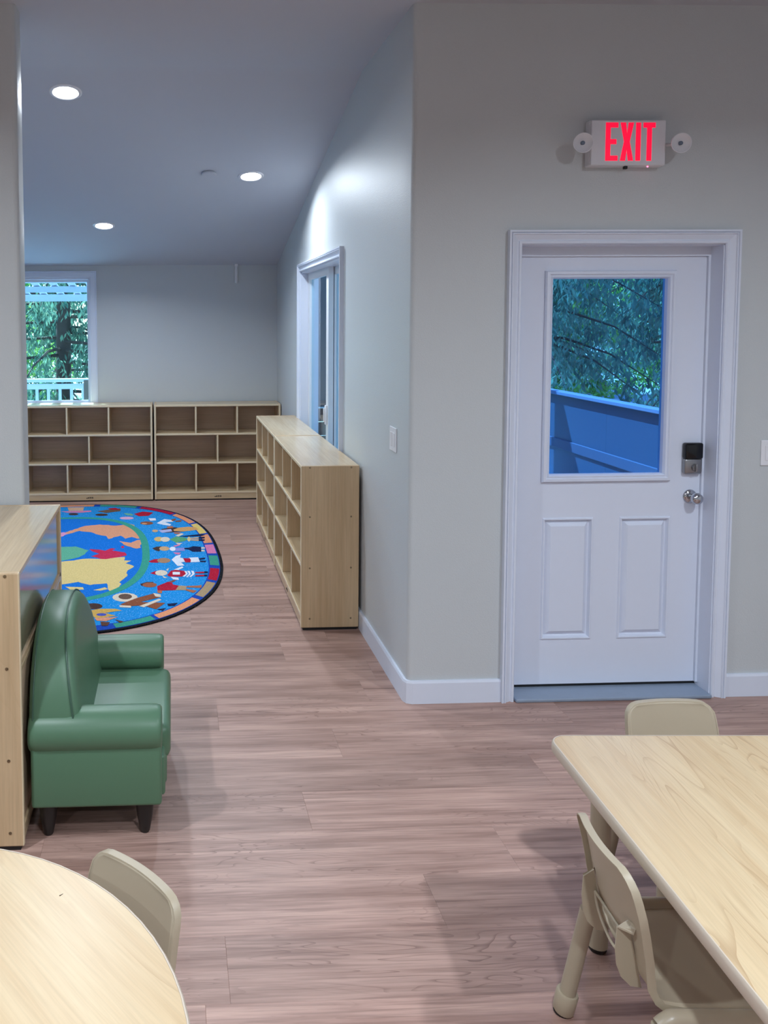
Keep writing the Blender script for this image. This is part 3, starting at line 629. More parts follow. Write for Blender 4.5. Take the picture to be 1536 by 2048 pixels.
# ------------------------------------------------------------------ toddler chairs
def make_chair(label):
    t = thing('toddler_chair', label, 'chair', group='beige stackable toddler chairs')
    # rows of the shell: (y, z, half width, across-curve)
    rowsd = [(-0.172, 0.570, 0.092, 0.010), (-0.1715, 0.566, 0.108, 0.012), (-0.170, 0.558, 0.120, 0.014), (-0.167, 0.545, 0.129, 0.016), (-0.163, 0.525, 0.132, 0.018), (-0.156, 0.490, 0.134, 0.02), (-0.149, 0.455, 0.134, 0.02),
             (-0.144, 0.425, 0.134, 0.02), (-0.139, 0.398, 0.133, 0.02), (-0.135, 0.376, 0.132, 0.018), (-0.130, 0.354, 0.132, 0.016), (-0.124, 0.335, 0.132, 0.012), (-0.113, 0.321, 0.134, 0.008),
             (-0.095, 0.311, 0.138, 0.0), (-0.06, 0.306, 0.140, 0.0), (0.0, 0.304, 0.144, 0.0), (0.06, 0.306, 0.146, 0.0), (0.11, 0.309, 0.146, 0.0), (0.135, 0.307, 0.142, 0.0), (0.150, 0.298, 0.134, 0.0), (0.156, 0.284, 0.126, 0.0)]
    us = [-1, -0.94, -0.85, -0.72, -0.58, -0.42, -0.27, -0.13, 0, 0.13, 0.27, 0.42, 0.58, 0.72, 0.85, 0.94, 1]
    bm = bmesh.new(); g = []
    for y, z, hw, cv in rowsd:
        row = []
        for u in us:
            seat = 1.0 if z < 0.32 else 0.0
            row.append(bm.verts.new((u*hw, y+cv*u*u, z-0.007*(1-u*u)*seat)))
        g.append(row)
    for i in range(len(g)-1):
        for k in range(len(us)-1):
            um = (us[k]+us[k+1])/2; zm = (rowsd[i][1]+rowsd[i+1][1])/2
            if abs(um) < 0.60 and 0.336 < zm < 0.397 and not (zm < 0.35 and abs(um) > 0.36) and not (zm < 0.372 and abs(um) > 0.55): continue
            bm.faces.new((g[i][k], g[i][k+1], g[i+1][k+1], g[i+1][k]))
    shell = obj('seat_shell', bm, 'plastic', t, smooth=60)
    md = shell.modifiers.new('thick', 'SOLIDIFY'); md.thickness = 0.006; md.offset = 0.0
    # rim lip round the shell
    L_ = [(-us[0]*0, 0)]
    path = [(g_[0]) for g_ in [[(u*hw, y+cv*u*u, z-0.007*(1-u*u)*(1 if z < 0.32 else 0)) for u in us] for y, z, hw, cv in rowsd]]
    allr = [[(u*hw, y+cv*u*u, z-0.007*(1-u*u)*(1 if z < 0.32 else 0)) for u in us] for y, z, hw, cv in rowsd]
    loop = [r_[0] for r_ in allr[::-1]]+allr[0][1:-1]+[r_[-1] for r_ in allr]+allr[-1][-2:0:-1]
    bm = bmesh.new(); nl = len(loop); ring = []
    for i, p in enumerate(loop):
        p = Vector(p); tn = (Vector(loop[(i+1) % nl])-Vector(loop[i-1])).normalized()
        back = Vector((0, -1, 0)) if p.z > 0.335 else Vector((0, -0.5, -1)).normalized()
        if p.z < 0.315: back = Vector((0, 0, -1))
        out = tn.cross(back).normalized()
        if out.dot(Vector((p.x, 0, 1 if p.z > 0.5 else 0))) < 0: out = -out
        out = (out+Vector((0, 0, 0))) * 1.0
        ring.append([bm.verts.new(p+out*a+back*b) for a, b in [(0.000, -0.003), (0.004, -0.002), (0.005, 0.006), (0.004, 0.016), (0.001, 0.016), (0.0, 0.004)]])
    for i in range(nl):
        a, b = ring[i], ring[(i+1) % nl]
        for k in range(6): bm.faces.new((a[k], a[(k+1) % 6], b[(k+1) % 6], b[k]))
    obj('shell_rim', bm, 'plastic', t, smooth=50)
    # ribs beside the hand slot, on the rear of the backrest
    for s in (-1, 1):
        bm = bmesh.new(); prof = [(-0.150, 0.462), (-0.173, 0.446), (-0.176, 0.40), (-0.172, 0.362), (-0.162, 0.336), (-0.142, 0.316), (-0.118, 0.312), (-0.125, 0.345), (-0.133, 0.385), (-0.142, 0.42)]
        a = [bm.verts.new((s*0.0850, y+0.003, z-0.012)) for y, z in prof]; b = [bm.verts.new((s*0.0815, y+0.003, z-0.012)) for y, z in prof]
        bm.faces.new(a); bm.faces.new(b[::-1])
        for k in range(len(prof)): bm.faces.new((a[k], a[(k+1) % len(prof)], b[(k+1) % len(prof)], b[k]))
        obj('rear_rib', bm, 'plastic', t)
        bm = bmesh.new(); prof2 = [(-0.149, 0.464), (-0.173, 0.450), (-0.173, 0.446), (-0.149, 0.460)]
        a = [bm.verts.new((s*0.0850, y+0.003, z-0.012)) for y, z in prof2]; b = [bm.verts.new((s*0.101, y+0.012, z-0.016)) for y, z in prof2]
        b[1].co.y += 0.018; b[2].co.y += 0.018
        bm.faces.new(a); bm.faces.new(b[::-1])
        for k in range(4): bm.faces.new((a[k], a[(k+1) % 4], b[(k+1) % 4], b[k]))
        obj('rib_cap', bm, 'plastic', t)
    sl = smooth_path([(-0.080, -0.143, 0.398), (-0.075, -0.142, 0.376), (-0.055, -0.140, 0.352), (-0.025, -0.139, 0.338), (0, -0.139, 0.334), (0.025, -0.139, 0.338), (0.055, -0.140, 0.352), (0.075, -0.142, 0.376), (0.080, -0.143, 0.398)], 4)
    obj('slot_lip', tube([tuple(p) for p in sl]+[(0.03, -0.143, 0.399), (-0.03, -0.143, 0.399), (-0.080, -0.143, 0.398)], 0.0035, seg=8, cap=True), 'plastic', t, smooth=60)
    # side rails with legs, an inverted U each side
    for s in (-1, 1):
        top = [(s*0.170, -0.118, 0.285), (s*0.168, -0.10, 0.297), (s*0.167, -0.075, 0.301), (s*0.167, 0.075, 0.301), (s*0.168, 0.10, 0.297), (s*0.170, 0.118, 0.285)]
        rail = obj('side_rail', tube([tuple(p) for p in smooth_path(top, 4)], 0.0195, seg=14), 'tube', t, smooth=60)
        for y in (-1, 1):
            p0 = Vector((s*0.170, y*0.117, 0.288)); p1 = Vector((s*0.197, y*0.163, 0.0)); d = (p0-p1).normalized()
            leg = obj('leg', tube([p0, p0.lerp(p1, 0.5), p1+d*0.012], 0.0195, seg=14), 'tube', t, smooth=60)
            obj('foot_cap', lathe([(0.0, 0.004), (0.021, 0.004), (0.0255, 0.010), (0.0265, 0.055), (0.0245, 0.060), (0.0195, 0.060)], p1, d, 18), 'plastic', leg, smooth=50)
            obj('foot_pad', lathe([(0.0, 0.0), (0.020, 0.0), (0.022, 0.003), (0.022, 0.006), (0, 0.006)], p1, (0, 0, 1), 16), 'black', leg, smooth=40)
    for y in (-0.07, 0.07): obj('cross_bar', B(-0.165, 0.165, y-0.012, y+0.012, 0.283, 0.293), 'tube', t)
    return t
ch = make_chair('beige toddler chair at the aisle side of the rectangular table, slotted back turned to us')
ch.location = (1.112, 1.742, 0); ch.rotation_euler = (0, 0, -PI/2-math.radians(3.5))
for loc, rz, lab in [((1.487, 2.235, 0), PI, 'beige toddler chair at the far end of the rectangular table facing us'),
                     ((-0.203, 1.580, 0), math.radians(133), 'beige toddler chair tucked behind the round table')]:
    c = copy_tree(ch); c.location = loc; c.rotation_euler = (0, 0, rz); c['label'] = lab

# ------------------------------------------------------------------ tables
TZ, TT = 0.560, 0.032
def rrect(hx, hy, r_, n=8):
    out = []
    for cx_, cy_, a0 in [(hx-r_, hy-r_, 0), (-hx+r_, hy-r_, PI/2), (-hx+r_, -hy+r_, PI), (hx-r_, -hy+r_, PI*1.5)]:
        for i in range(n+1): a = a0+PI/2*i/n; out.append((cx_+r_*math.cos(a), cy_+r_*math.sin(a)))
    return out
def circ(r_, n=72): return [(r_*math.cos(2*PI*i/n), r_*math.sin(2*PI*i/n)) for i in range(n)]
def inset(pts, d):
    n = len(pts); out = []
    for i in range(n):
        a = Vector(pts[i-1]); b = Vector(pts[(i+1) % n]); t = (b-a).normalized(); out.append((pts[i][0]-t.y*d, pts[i][1]+t.x*d))
    return out
def table(name, label, outline, loc, rz, legs, topmat):
    t = thing(name, label, 'table', loc, rz)
    obj('table_top', prism(inset(outline, 0.007), TZ-TT+0.004, TZ), topmat, t)
    bm = bmesh.new(); rows = []
    for d, z in [(0.0068, TZ+0.0003), (0.004, TZ+0.0005), (0.001, TZ-0.003), (0.0, TZ-0.008), (0.0, TZ-TT+0.008), (0.002, TZ-TT+0.002), (0.007, TZ-TT)]:
        rows.append([bm.verts.new((x, y, z)) for x, y in (inset(outline, d) if d else outline)])
    n = len(outline)
    for r0, r1 in zip(rows, rows[1:]):
        for k in range(n): bm.faces.new((r0[k], r0[(k+1) % n], r1[(k+1) % n], r1[k]))
    bm.faces.new(rows[-1])
    obj('edge_band', bm, 'band', t, smooth=40)
    for x, y in legs:
        lg = obj('leg', tube([(x, y, 0.015), (x, y, TZ-TT)], 0.0265, seg=18), 'tube', t, smooth=60)
        obj('leg_foot', lathe([(0.0, 0.0), (0.020, 0.0), (0.024, 0.006), (0.024, 0.02), (0.0, 0.02)], (x, y, 0), (0, 0, 1), 18), 'black', lg, smooth=40)
        obj('leg_plate', lathe([(0.0, 0), (0.05, 0), (0.05, 0.006), (0.03, 0.02), (0.0, 0.02)], (x, y, TZ-TT), (0, 0, -1), 20), 'tube', lg, smooth=40)
    return t
th = math.radians(-2.9); hx, hy = 0.38, 0.61
cw = Vector((1.043, 2.249)); cen = cw+Vector((hx*math.cos(th)+hy*math.sin(th), hx*math.sin(th)-hy*math.cos(th)))
table('rectangular_table', 'maple-topped rectangular toddler table with rounded corner at the right', rrect(hx, hy, 0.05), (cen.x, cen.y, 0), th,
      [(-hx+0.115, hy-0.095), (hx-0.075, hy-0.095), (-hx+0.115, -hy+0.095), (hx-0.115, -hy+0.095)], 'tableY')
rt = table('round_table', 'maple-topped round toddler table in the lower left corner', circ(0.580), (-0.553, 1.252, 0), math.radians(38),
           [(0.36*math.cos(a), 0.36*math.sin(a)) for a in (0.873, 0.873+PI/2, 0.873+PI, 0.873+PI*1.5)], 'tableD')
m = floor_pt(122, 1789, TZ); bm = bmesh.new()
d1 = floor_pt(119, 1792, TZ)-m; d2 = floor_pt(126, 1788, TZ)-m; nn = Vector((-(d2-d1).y, (d2-d1).x, 0)).normalized()*0.0011
bm.faces.new([bm.verts.new(p+m+Vector((0, 0, 0.0006))) for p in (d1-nn, d2-nn*0.4, d2+nn*0.4, d1+nn)])
bmesh.ops.translate(bm, verts=bm.verts, vec=-Vector(rt.location)); bmesh.ops.rotate(bm, verts=bm.verts, cent=(0, 0, 0), matrix=Matrix.Rotation(-math.radians(38), 3, 'Z'))
obj('scratch_mark', bm, 'tag', rt)

# ------------------------------------------------------------------ rug with map and figures
RCX, RCY, RB, RA, RN, RT = -0.88, 6.15, 1.22, 1.65, 2.6, math.radians(3)
RZ = 0.010
rug = thing('classroom_rug', 'large blue oval rug with a world map and children standing around it', 'rug', (RCX, RCY, 0), RT)
def rr(phi): return (abs(math.cos(phi)/RB)**RN+abs(math.sin(phi)/RA)**RN)**(-1/RN)
def rp(phi, d): r_ = rr(phi)-d; return (r_*math.cos(phi), r_*math.sin(phi))
def rloc(px, py):
    p = floor_pt(px, py, RZ); dx, dy = p.x-RCX, p.y-RCY; c, s = math.cos(RT), math.sin(RT)
    return (dx*c+dy*s, -dx*s+dy*c)
ZA = lambda x, y: rloc(100+x/4.2667, 1000+y/4.2667)
ZB_ = lambda x, y: rloc(280+x/9.0353, 1030+y/9.0353)
RC = {}
def rc(rgb):
    if rgb not in RC: RC[rgb] = carpet('rug_yarn_%02x%02x%02x' % rgb, rgb, 0.1)
    return RC[rgb]
N_ = 120
out = [rp(2*PI*i/N_, 0) for i in range(N_)]; inn = [rp(2*PI*i/N_, 0.022) for i in range(N_)]
obj('binding', prism(out, 0, RZ-0.001), rc((16, 16, 22)), rug)
obj('border_ground', prism(inn, RZ-0.002, RZ), rc((20, 70, 170)), rug)
obj('field', prism([rp(2*PI*i/N_, 0.105) for i in range(N_)], RZ, RZ+0.0004), carpet('rug_yarn_blue', (18, 140, 214), 0.5), rug)
lay = {'n': 0}
def patch(nm, pts, rgb, level=1, parent=None):
    lay['n'] += 1
    z = RZ+0.0005+0.0003*level+0.000002*lay['n']
    bm = bmesh.new(); f = bm.faces.new([bm.verts.new((x, y, z)) for x, y in pts]); bmesh.ops.triangulate(bm, faces=[f])
    return obj(nm, bm, rc(rgb), parent or rug)
def ringpatch(nm, d0, d1, rgb, level, phi0=0, phi1=2*PI, n=110, scale=None):
    z = RZ+0.0005+0.0003*level; bm = bmesh.new(); rows = []
    for i in range(n+1):
        ph = phi0+(phi1-phi0)*i/n
        if scale:
            pa = [((abs(math.cos(ph)/(b_))**RN+abs(math.sin(ph)/(a_))**RN)**(-1/RN)) for b_, a_ in scale]
            p = [(q_*math.cos(ph), q_*math.sin(ph)) for q_ in pa]
        else: p = [rp(ph, d0), rp(ph, d1)]
        rows.append([bm.verts.new((x, y, z)) for x, y in p])
    for a, b in zip(rows, rows[1:]): bm.faces.new((a[0], b[0], b[1], a[1]))
    return obj(nm, bm, rc(rgb), rug)
ORG, YEL, PNK, GRN, RED, TAN = (226, 150, 108), (226, 196, 110), (216, 124, 168), (58, 150, 128), (178, 20, 52), (172, 146, 112)
ringpatch('map_ocean', 0, 0, (12, 112, 204), 0, scale=[(0.02, 0.02), (0.68, 1.11)])
ringpatch('green_ring', 0, 0, (56, 152, 132), 2, scale=[(0.645, 1.075), (0.70, 1.135)])
blocks = [((90, 45), (380, 44), ORG), ((430, 48), (730, 66), GRN), ((770, 68), (1040, 120), RED), ((1060, 124), (1248, 188), ORG), ((1260, 198), (1385, 275), YEL), ((1365, 290), (1365, 366), ORG), ((1375, 380), (1378, 456), PNK),
          ((1390, 474), (1392, 556), GRN), ((1405, 583), (1405, 686), RED), ((1395, 705), (1300, 828), TAN), ((1270, 850), (910, 996), ORG), ((880, 1005), (560, 1085), GRN)]
seen = []
for p0, p1, col in blocks:
    a, b = ZA(*p0), ZA(*p1); f0, f1 = math.atan2(a[1], a[0]), math.atan2(b[1], b[0])
    seen += [f0, f1]; ringpatch('border_block', 0.028, 0.095, col, 1, f1, f0, n=8)
hi_, lo_ = max(seen), min(seen); ph = hi_+0.05; i = 0
while ph < lo_+2*PI-0.2:
    ringpatch('border_block', 0.028, 0.095, [RED, YEL, GRN, PNK, TAN, ORG][i % 6], 1, ph, ph+0.15, n=6); ph += 0.19; i += 1
A_ = lambda L: [ZA(*p) for p in L]
def eA(cx_, cy_, rx, ry, n=16): return [ZA(cx_+rx*math.cos(2*PI*i/n), cy_+ry*math.sin(2*PI*i/n)) for i in range(n)]
Bp = lambda L: [ZB_(*p) for p in L]
def eB(cx_, cy_, rx, ry, n=16): return [ZB_(cx_+rx*math.cos(2*PI*i/n), cy_+ry*math.sin(2*PI*i/n)) for i in range(n)]
def rough_poly(pts, amp=0.012, sub=4, seed=1):
    rnd = random.Random(seed); out = []
    for i, p in enumerate(pts):
        q_ = pts[(i+1) % len(pts)]; d = math.dist(p, q_); n = max(1, min(sub, int(d/0.03)))
        for k in range(n):
            t = k/n; am = amp*min(1, d/0.15) if k else amp*0.3
            out.append((p[0]+(q_[0]-p[0])*t+rnd.uniform(-am, am), p[1]+(q_[1]-p[1])*t+rnd.uniform(-am, am)))
    return out
# land masses
patch('continent', rough_poly(A_([(-60, 330), (60, 300), (95, 285), (150, 272), (210, 250), (300, 222), (420, 210), (560, 220), (618, 214), (640, 196), (722, 214), (700, 252), (752, 285), (778, 330), (742, 330), (700, 316), (640, 330), (600, 305), (500, 334), (480, 308), (390, 292), (350, 275), (250, 264), (180, 285), (120, 300), (60, 330)]), 0.008), (220, 152, 118), 1)
patch('continent', rough_poly(A_([(592, 352), (690, 366), (742, 342), (778, 340), (772, 408), (742, 416), (640, 386)]), 0.006), (220, 152, 118), 1)
patch('continent', rough_poly(A_([(-120, 330), (20, 285), (120, 276), (150, 290), (110, 310), (0, 340)]), 0.008), (220, 150, 186), 1)
patch('continent', rough_poly(A_([(-60, 420), (100, 400), (220, 398), (330, 430), (300, 462), (250, 488), (180, 505), (100, 520), (-40, 540)]), 0.008), (96, 170, 140), 1)
patch('continent', rough_poly(A_([(338, 420), (420, 424), (470, 434), (520, 412), (560, 416), (530, 432), (640, 448), (655, 474), (600, 486), (450, 512), (400, 492), (348, 482), (420, 460), (360, 440)]), 0.008), (196, 40, 78), 1)
patch('continent', rough_poly(A_([(-60, 545), (105, 525), (240, 510), (330, 500), (480, 505), (560, 492), (640, 486), (630, 515), (690, 520), (645, 542), (718, 566), (655, 612), (660, 650), (606, 690), (590, 748), (542, 795), (490, 760), (482, 712), (340, 726), (240, 700), (105, 722), (-60, 735)]), 0.010), (222, 196, 130), 1)
patch('island', rough_poly(A_([(132, 740), (280, 745), (292, 765), (172, 766)]), 0.005), (222, 196, 130), 1)
patch('island', rough_poly(A_([(370, 770), (470, 745), (492, 762), (430, 774)]), 0.005), (222, 196, 130), 1)
patch('island', eA(620, 402, 13, 10, 10), (196, 40, 78), 1)
WHT, NAVY, BRN, SKN, CRM, DBR = (226, 228, 236), (18, 26, 66), (140, 80, 54), (206, 164, 122), (222, 206, 184), (72, 50, 44)
figures = [
 [('b', [(300, 150), (440, 75), (560, 90), (610, 125), (450, 132), (565, 170), (540, 196), (420, 180)], WHT), ('be', (120, 150, 118, 30), BRN), ('b', [(560, 85), (650, 65), (640, 100), (580, 112)], BRN), ('b', [(640, 110), (760, 95), (740, 122), (640, 128)], BRN), ('b', [(150, 65), (280, 62), (292, 100), (190, 108)], WHT), ('be', (80, 160, 50, 12), (214, 150, 110))],
 [('b', [(380, 255), (620, 222), (720, 235), (800, 300), (450, 325)], DBR), ('b', [(600, 270), (700, 230), (880, 215), (1010, 225), (1062, 265), (900, 288), (760, 300), (620, 292)], (214, 160, 100)), ('be', (272, 290, 55, 24), SKN), ('b', [(330, 280), (560, 258), (582, 300), (400, 326)], (176, 176, 214)), ('b', [(480, 215), (590, 203), (602, 232), (500, 242)], (190, 110, 76)), ('b', [(610, 320), (742, 318), (700, 348), (620, 338)], (190, 110, 76))],
 [('b', [(700, 390), (1110, 345), (1180, 362), (1120, 382), (800, 398)], NAVY), ('b', [(530, 445), (650, 392), (800, 408), (885, 440), (800, 474), (650, 505), (610, 480)], (92, 160, 112)), ('be', (340, 440, 85, 42), (214, 176, 110)), ('be', (455, 445, 85, 44), CRM), ('be', (885, 440, 30, 42), (214, 190, 130)), ('b', [(640, 375), (750, 333), (792, 350), (700, 392)], CRM), ('b', [(640, 508), (772, 512), (700, 548)], CRM), ('b', [(915, 415), (1060, 403), (1060, 430), (915, 436)], SKN), ('b', [(915, 446), (1060, 443), (1060, 472), (915, 466)], SKN), ('b', [(1060, 400), (1170, 398), (1170, 425), (1060, 432)], NAVY), ('b', [(1060, 440), (1172, 444), (1166, 472), (1060, 472)], NAVY)],
 [('b', [(220, 605), (300, 575), (390, 568), (350, 662), (280, 642)], DBR), ('be', (440, 610, 92, 40), SKN), ('be', (592, 615, 58, 38), WHT), ('b', [(640, 600), (810, 594), (812, 652), (640, 660)], (140, 140, 206)), ('b', [(800, 600), (880, 594), (960, 568), (1100, 578), (1112, 666), (950, 668), (880, 628), (800, 620)], NAVY), ('b', [(1108, 588), (1172, 588), (1172, 612), (1108, 616)], CRM), ('b', [(1108, 635), (1168, 635), (1165, 662), (1108, 662)], CRM), ('b', [(600, 562), (700, 533), (732, 550), (640, 578)], PNK), ('b', [(598, 680), (742, 683), (700, 722), (640, 708)], PNK)],
 [('b', [(150, 840), (260, 800), (350, 795), (330, 865), (200, 862)], RED), ('be', (430, 825, 122, 46), (170, 130, 100)), ('b', [(570, 810), (650, 742), (742, 718), (722, 770), (780, 788), (812, 850), (742, 860), (802, 915), (680, 926), (610, 852)], WHT), ('b', [(880, 775), (1050, 768), (1082, 850), (915, 858)], WHT), ('b', [(780, 785), (900, 786), (920, 820), (912, 857), (820, 862)], RED), ('b', [(1060, 790), (1172, 773), (1182, 796), (1080, 816)], NAVY), ('b', [(1080, 830), (1202, 830), (1182, 856), (1090, 852)], NAVY)],
 [('b', [(180, 1055), (290, 1010), (290, 1085)], RED), ('be', (385, 1050, 112, 50), CRM), ('b', [(470, 1000), (522, 958), (505, 1012)], CRM), ('b', [(400, 1098), (502, 1146), (430, 1142)], CRM), ('b', [(490, 1092), (560, 1010), (640, 998), (830, 1018), (822, 1092), (760, 1118), (540, 1118)], RED), ('b', [(590, 1033), (722, 1033), (722, 1082), (590, 1082)], WHT), ('b', [(800, 1018), (842, 1018), (864, 1070), (802, 1122), (768, 1112), (830, 1070)], WHT), ('b', [(852, 1010), (902, 1018), (920, 1070), (862, 1126), (830, 1126), (884, 1070)], WHT), ('b', [(922, 1008), (972, 1018), (988, 1070), (922, 1124), (892, 1122), (944, 1070)], WHT), ('b', [(1000, 1033), (1160, 1028), (1160, 1056), (1000, 1058)], RED), ('b', [(1000, 1090), (1160, 1084), (1160, 1112), (1000, 1116)], RED), ('b', [(1160, 1023), (1226, 1023), (1226, 1050), (1160, 1056)], NAVY), ('b', [(1160, 1080), (1222, 1083), (1212, 1112), (1160, 1112)], NAVY), ('b', [(610, 992), (762, 933), (784, 955), (692, 1000)], WHT), ('b', [(550, 1118), (692, 1138), (702, 1178), (600, 1168)], WHT)],
 [('b', [(0, 1250), (120, 1213), (250, 1213), (200, 1260), (30, 1285)], DBR), ('be', (175, 1267, 130, 44), (160, 92, 66)), ('b', [(310, 1290), (500, 1213), (582, 1223), (594, 1260), (702, 1280), (642, 1362), (320, 1372)], RED), ('b', [(500, 1215), (600, 1183), (662, 1178), (600, 1214)], BRN), ('b', [(310, 1370), (402, 1370), (392, 1422), (320, 1412)], (190, 110, 76)), ('b', [(700, 1280), (842, 1288), (832, 1362), (642, 1362)], TAN), ('b', [(842, 1288), (1060, 1280), (1112, 1268), (1112, 1322), (850, 1312)], (170, 104, 76)), ('b', [(830, 1338), (1032, 1373), (962, 1412), (830, 1367)], (170, 104, 76))],
 [('ae', (640, 832, 108, 38), CRM), ('ae', (642, 826, 58, 24), (104, 80, 68)), ('a', [(600, 892), (742, 838), (882, 800), (942, 832), (770, 872), (985, 880), (905, 935), (790, 900), (640, 912)], BRN), ('a', [(880, 796), (945, 808), (945, 832), (900, 826)], CRM), ('a', [(590, 900), (692, 905), (692, 922), (600, 918)], CRM), ('a', [(760, 908), (930, 845), (952, 855), (800, 918)], CRM), ('a', [(1000, 888), (1092, 880), (1062, 906), (1010, 908)], NAVY), ('a', [(910, 936), (992, 924), (962, 948)], NAVY)],
 [('ae', (370, 908, 78, 26), DBR), ('a', [(310, 950), (420, 930), (560, 930), (612, 945), (470, 965), (562, 990), (400, 1012), (330, 980)], (206, 164, 84)), ('ae', (440, 980, 44, 12), (70, 80, 170)), ('a', [(380, 1010), (582, 1000), (480, 1036), (400, 1032)], (222, 150, 116)), ('a', [(430, 1040), (512, 1045), (492, 1076), (440, 1076)], (96, 62, 50)), ('a', [(550, 1020), (632, 1040), (600, 1052)], (96, 62, 50))],
 [('a', [(150, 65), (292, 62), (282, 92), (160, 94)], (214, 172, 140)), ('a', [(92, 100), (350, 91), (352, 101), (270, 109), (150, 109)], (222, 130, 170)), ('ae', (200, 122, 42, 9), DBR)],
 [('ae', (440, 127, 55, 10), DBR), ('a', [(400, 98), (530, 78), (602, 74), (602, 96), (480, 112)], (110, 84, 66)), ('a', [(490, 72), (560, 68), (600, 82), (540, 88)], RED)],
 [('a', [(715, 120), (790, 100), (882, 108), (842, 136), (760, 140)], RED), ('ae', (655, 156, 60, 12), (222, 170, 200)), ('a', [(628, 112), (700, 120), (712, 136), (650, 130)], (110, 176, 150))],
]
for fi, fig in enumerate(figures):
    root = None
    for k, (kind, dat, col) in enumerate(fig):
        pts = {'a': lambda: A_(dat), 'b': lambda: Bp(dat), 'ae': lambda: eA(*dat), 'be': lambda: eB(*dat)}[kind]()
        p = patch('child_figure' if root is None else 'figure_piece', pts, col, 2+min(k, 3), root)
        if root is None: root = p
# hidden far-left side of the border: simple figures so that the ring of children goes on
for ph in [PI*0.62+i*0.24 for i in range(10)]:
    cx_, cy_ = rp(ph, 0.30); ux, uy = math.cos(ph), math.sin(ph); vx, vy = -uy, ux
    q_ = lambda a, b: (cx_+ux*a+vx*b, cy_+uy*a+vy*b)
    col = random.choice([RED, WHT, YEL, NAVY, GRN])
    b0 = patch('child_figure', [q_(-0.04, -0.03), q_(-0.04, 0.03), q_(0.07, 0.05), q_(0.07, -0.05)], col, 2)
    patch('figure_piece', [q_(-0.08+0.045*math.cos(t_), 0.04*math.sin(t_)) for t_ in [2*PI*i/12 for i in range(12)]], random.choice([BRN, SKN, DBR]), 3, b0)
    patch('figure_piece', [q_(0.07, -0.03), q_(0.07, -0.01), q_(0.14, -0.01), q_(0.14, -0.03)], NAVY, 3, b0)
    patch('figure_piece', [q_(0.07, 0.01), q_(0.07, 0.03), q_(0.14, 0.03), q_(0.14, 0.01)], NAVY, 3, b0)

# ------------------------------------------------------------------ outdoors
tag(obj('yard_ground', B(-40, 60, YB+0.6, 90, -1.0, -0.7), 'ground'), 'pale shaded yard ground beyond the deck', 'ground', kind='structure')
bm = bmesh.new()
deck = thing('deck_floor', 'blue-grey board deck outside the exit door', 'deck', (2.8, 6.5, -0.1), kind='structure'); OD = (2.8, 6.5, -0.1)
y = YD+T+0.01
for i in range(44):
    obj('deck_board', B(XC+T+0.01, 4.3, y, y+0.134, -0.12, -0.09), 'deck', deck, off=OD); y += 0.140
d3 = thing('deck_floor', 'blue-grey board deck outside the garden window', 'deck', (-1.0, 9.4, -0.1), kind='structure'); OD = (-1.0, 9.4, -0.1)
y = YB+T+0.01
for i in range(16): obj('deck_board', B(-4.2, XC+T, y, y+0.134, -0.12, -0.09), 'deck', d3, off=OD); y += 0.140
# side railing seen through the door glass
rl = thing('deck_railing', 'panelled deck railing with flat pale cap rail seen through the exit door', 'railing', (4.15, 7.0, -0.09)); OR = (4.15, 7.0, -0.09)
obj('cap_rail', B(4.09, 4.21, 3.9, 9.8, 0.915, 0.95, bev=0.004), 'rail2', rl, off=OR)
obj('lower_rail', B(4.12, 4.18, 3.9, 9.8, 0.34, 0.44, bev=0.004), 'rail3', rl, off=OR)
for y in (3.95, 5.85, 9.75): obj('post', B(4.115, 4.185, y-0.035, y+0.035, -0.09, 0.915), 'rail', rl, off=OR)
for a, b in ((3.985, 5.815), (5.885, 7.8), (7.802, 9.715)):
    obj('panel', B(4.14, 4.16, a, b, 0.44, 0.915), 'railp', rl, off=OR); obj('panel', B(4.14, 4.16, a, b, 0.0, 0.34), 'railp', rl, off=OR)
# added screen on the side deck, stands in for the dark shape in the glass
sc = thing('standin_screen', 'added stand-in screen, dark slate over brown, for the dark shape in the sliding door', 'screen', (2.35, 9.6, -0.09)); OS = (2.35, 9.6, -0.09)
for i in range(8): obj('screen_board', B(1.25+i*0.275, 1.25+i*0.275+0.265, 9.58, 9.61, 0.72, 2.45), 'slate', sc, off=OS)
for i in range(5): obj('base_board', B(1.25, 3.44, 9.58, 9.62, -0.09+i*0.16, -0.09+i*0.16+0.15), 'brown', sc, off=OS)
for x in (1.25, 2.3, 3.4): obj('post', B(x, x+0.08, 9.61, 9.69, -0.09, 2.45), 'slate', sc, off=OS)
# railing behind the garden window
rl = thing('deck_railing', 'white baluster deck railing seen through the garden window', 'railing', (-1.5, 10.5, -0.09)); OR = (-1.5, 10.5, -0.09)
obj('cap_rail', B(-4.2, 0.9, 10.44, 10.56, 0.97, 1.01, bev=0.004), 'rail', rl, off=OR)
obj('upper_rail', B(-4.2, 0.9, 10.48, 10.52, 0.88, 0.945, bev=0.004), 'rail', rl, off=OR)
obj('lower_rail', B(-4.2, 0.9, 10.48, 10.52, 0.02, 0.09, bev=0.004), 'rail', rl, off=OR)
x = -4.12
while x < 0.9: obj('baluster', B(x-0.017, x+0.017, 10.483, 10.517, 0.09, 0.88), 'rail', rl, off=OR); x += 0.143
for x in (-4.15, 0.85): obj('post', B(x-0.04, x+0.04, 10.46, 10.54, -0.09, 0.97), 'rail', rl, off=OR)
tag(obj('wooden_post', B(-1.0, -0.918, 9.47, 9.55, -0.09, 1.06, bev=0.005), 'post'), 'short weathered wooden post at the right edge of the garden window', 'post')
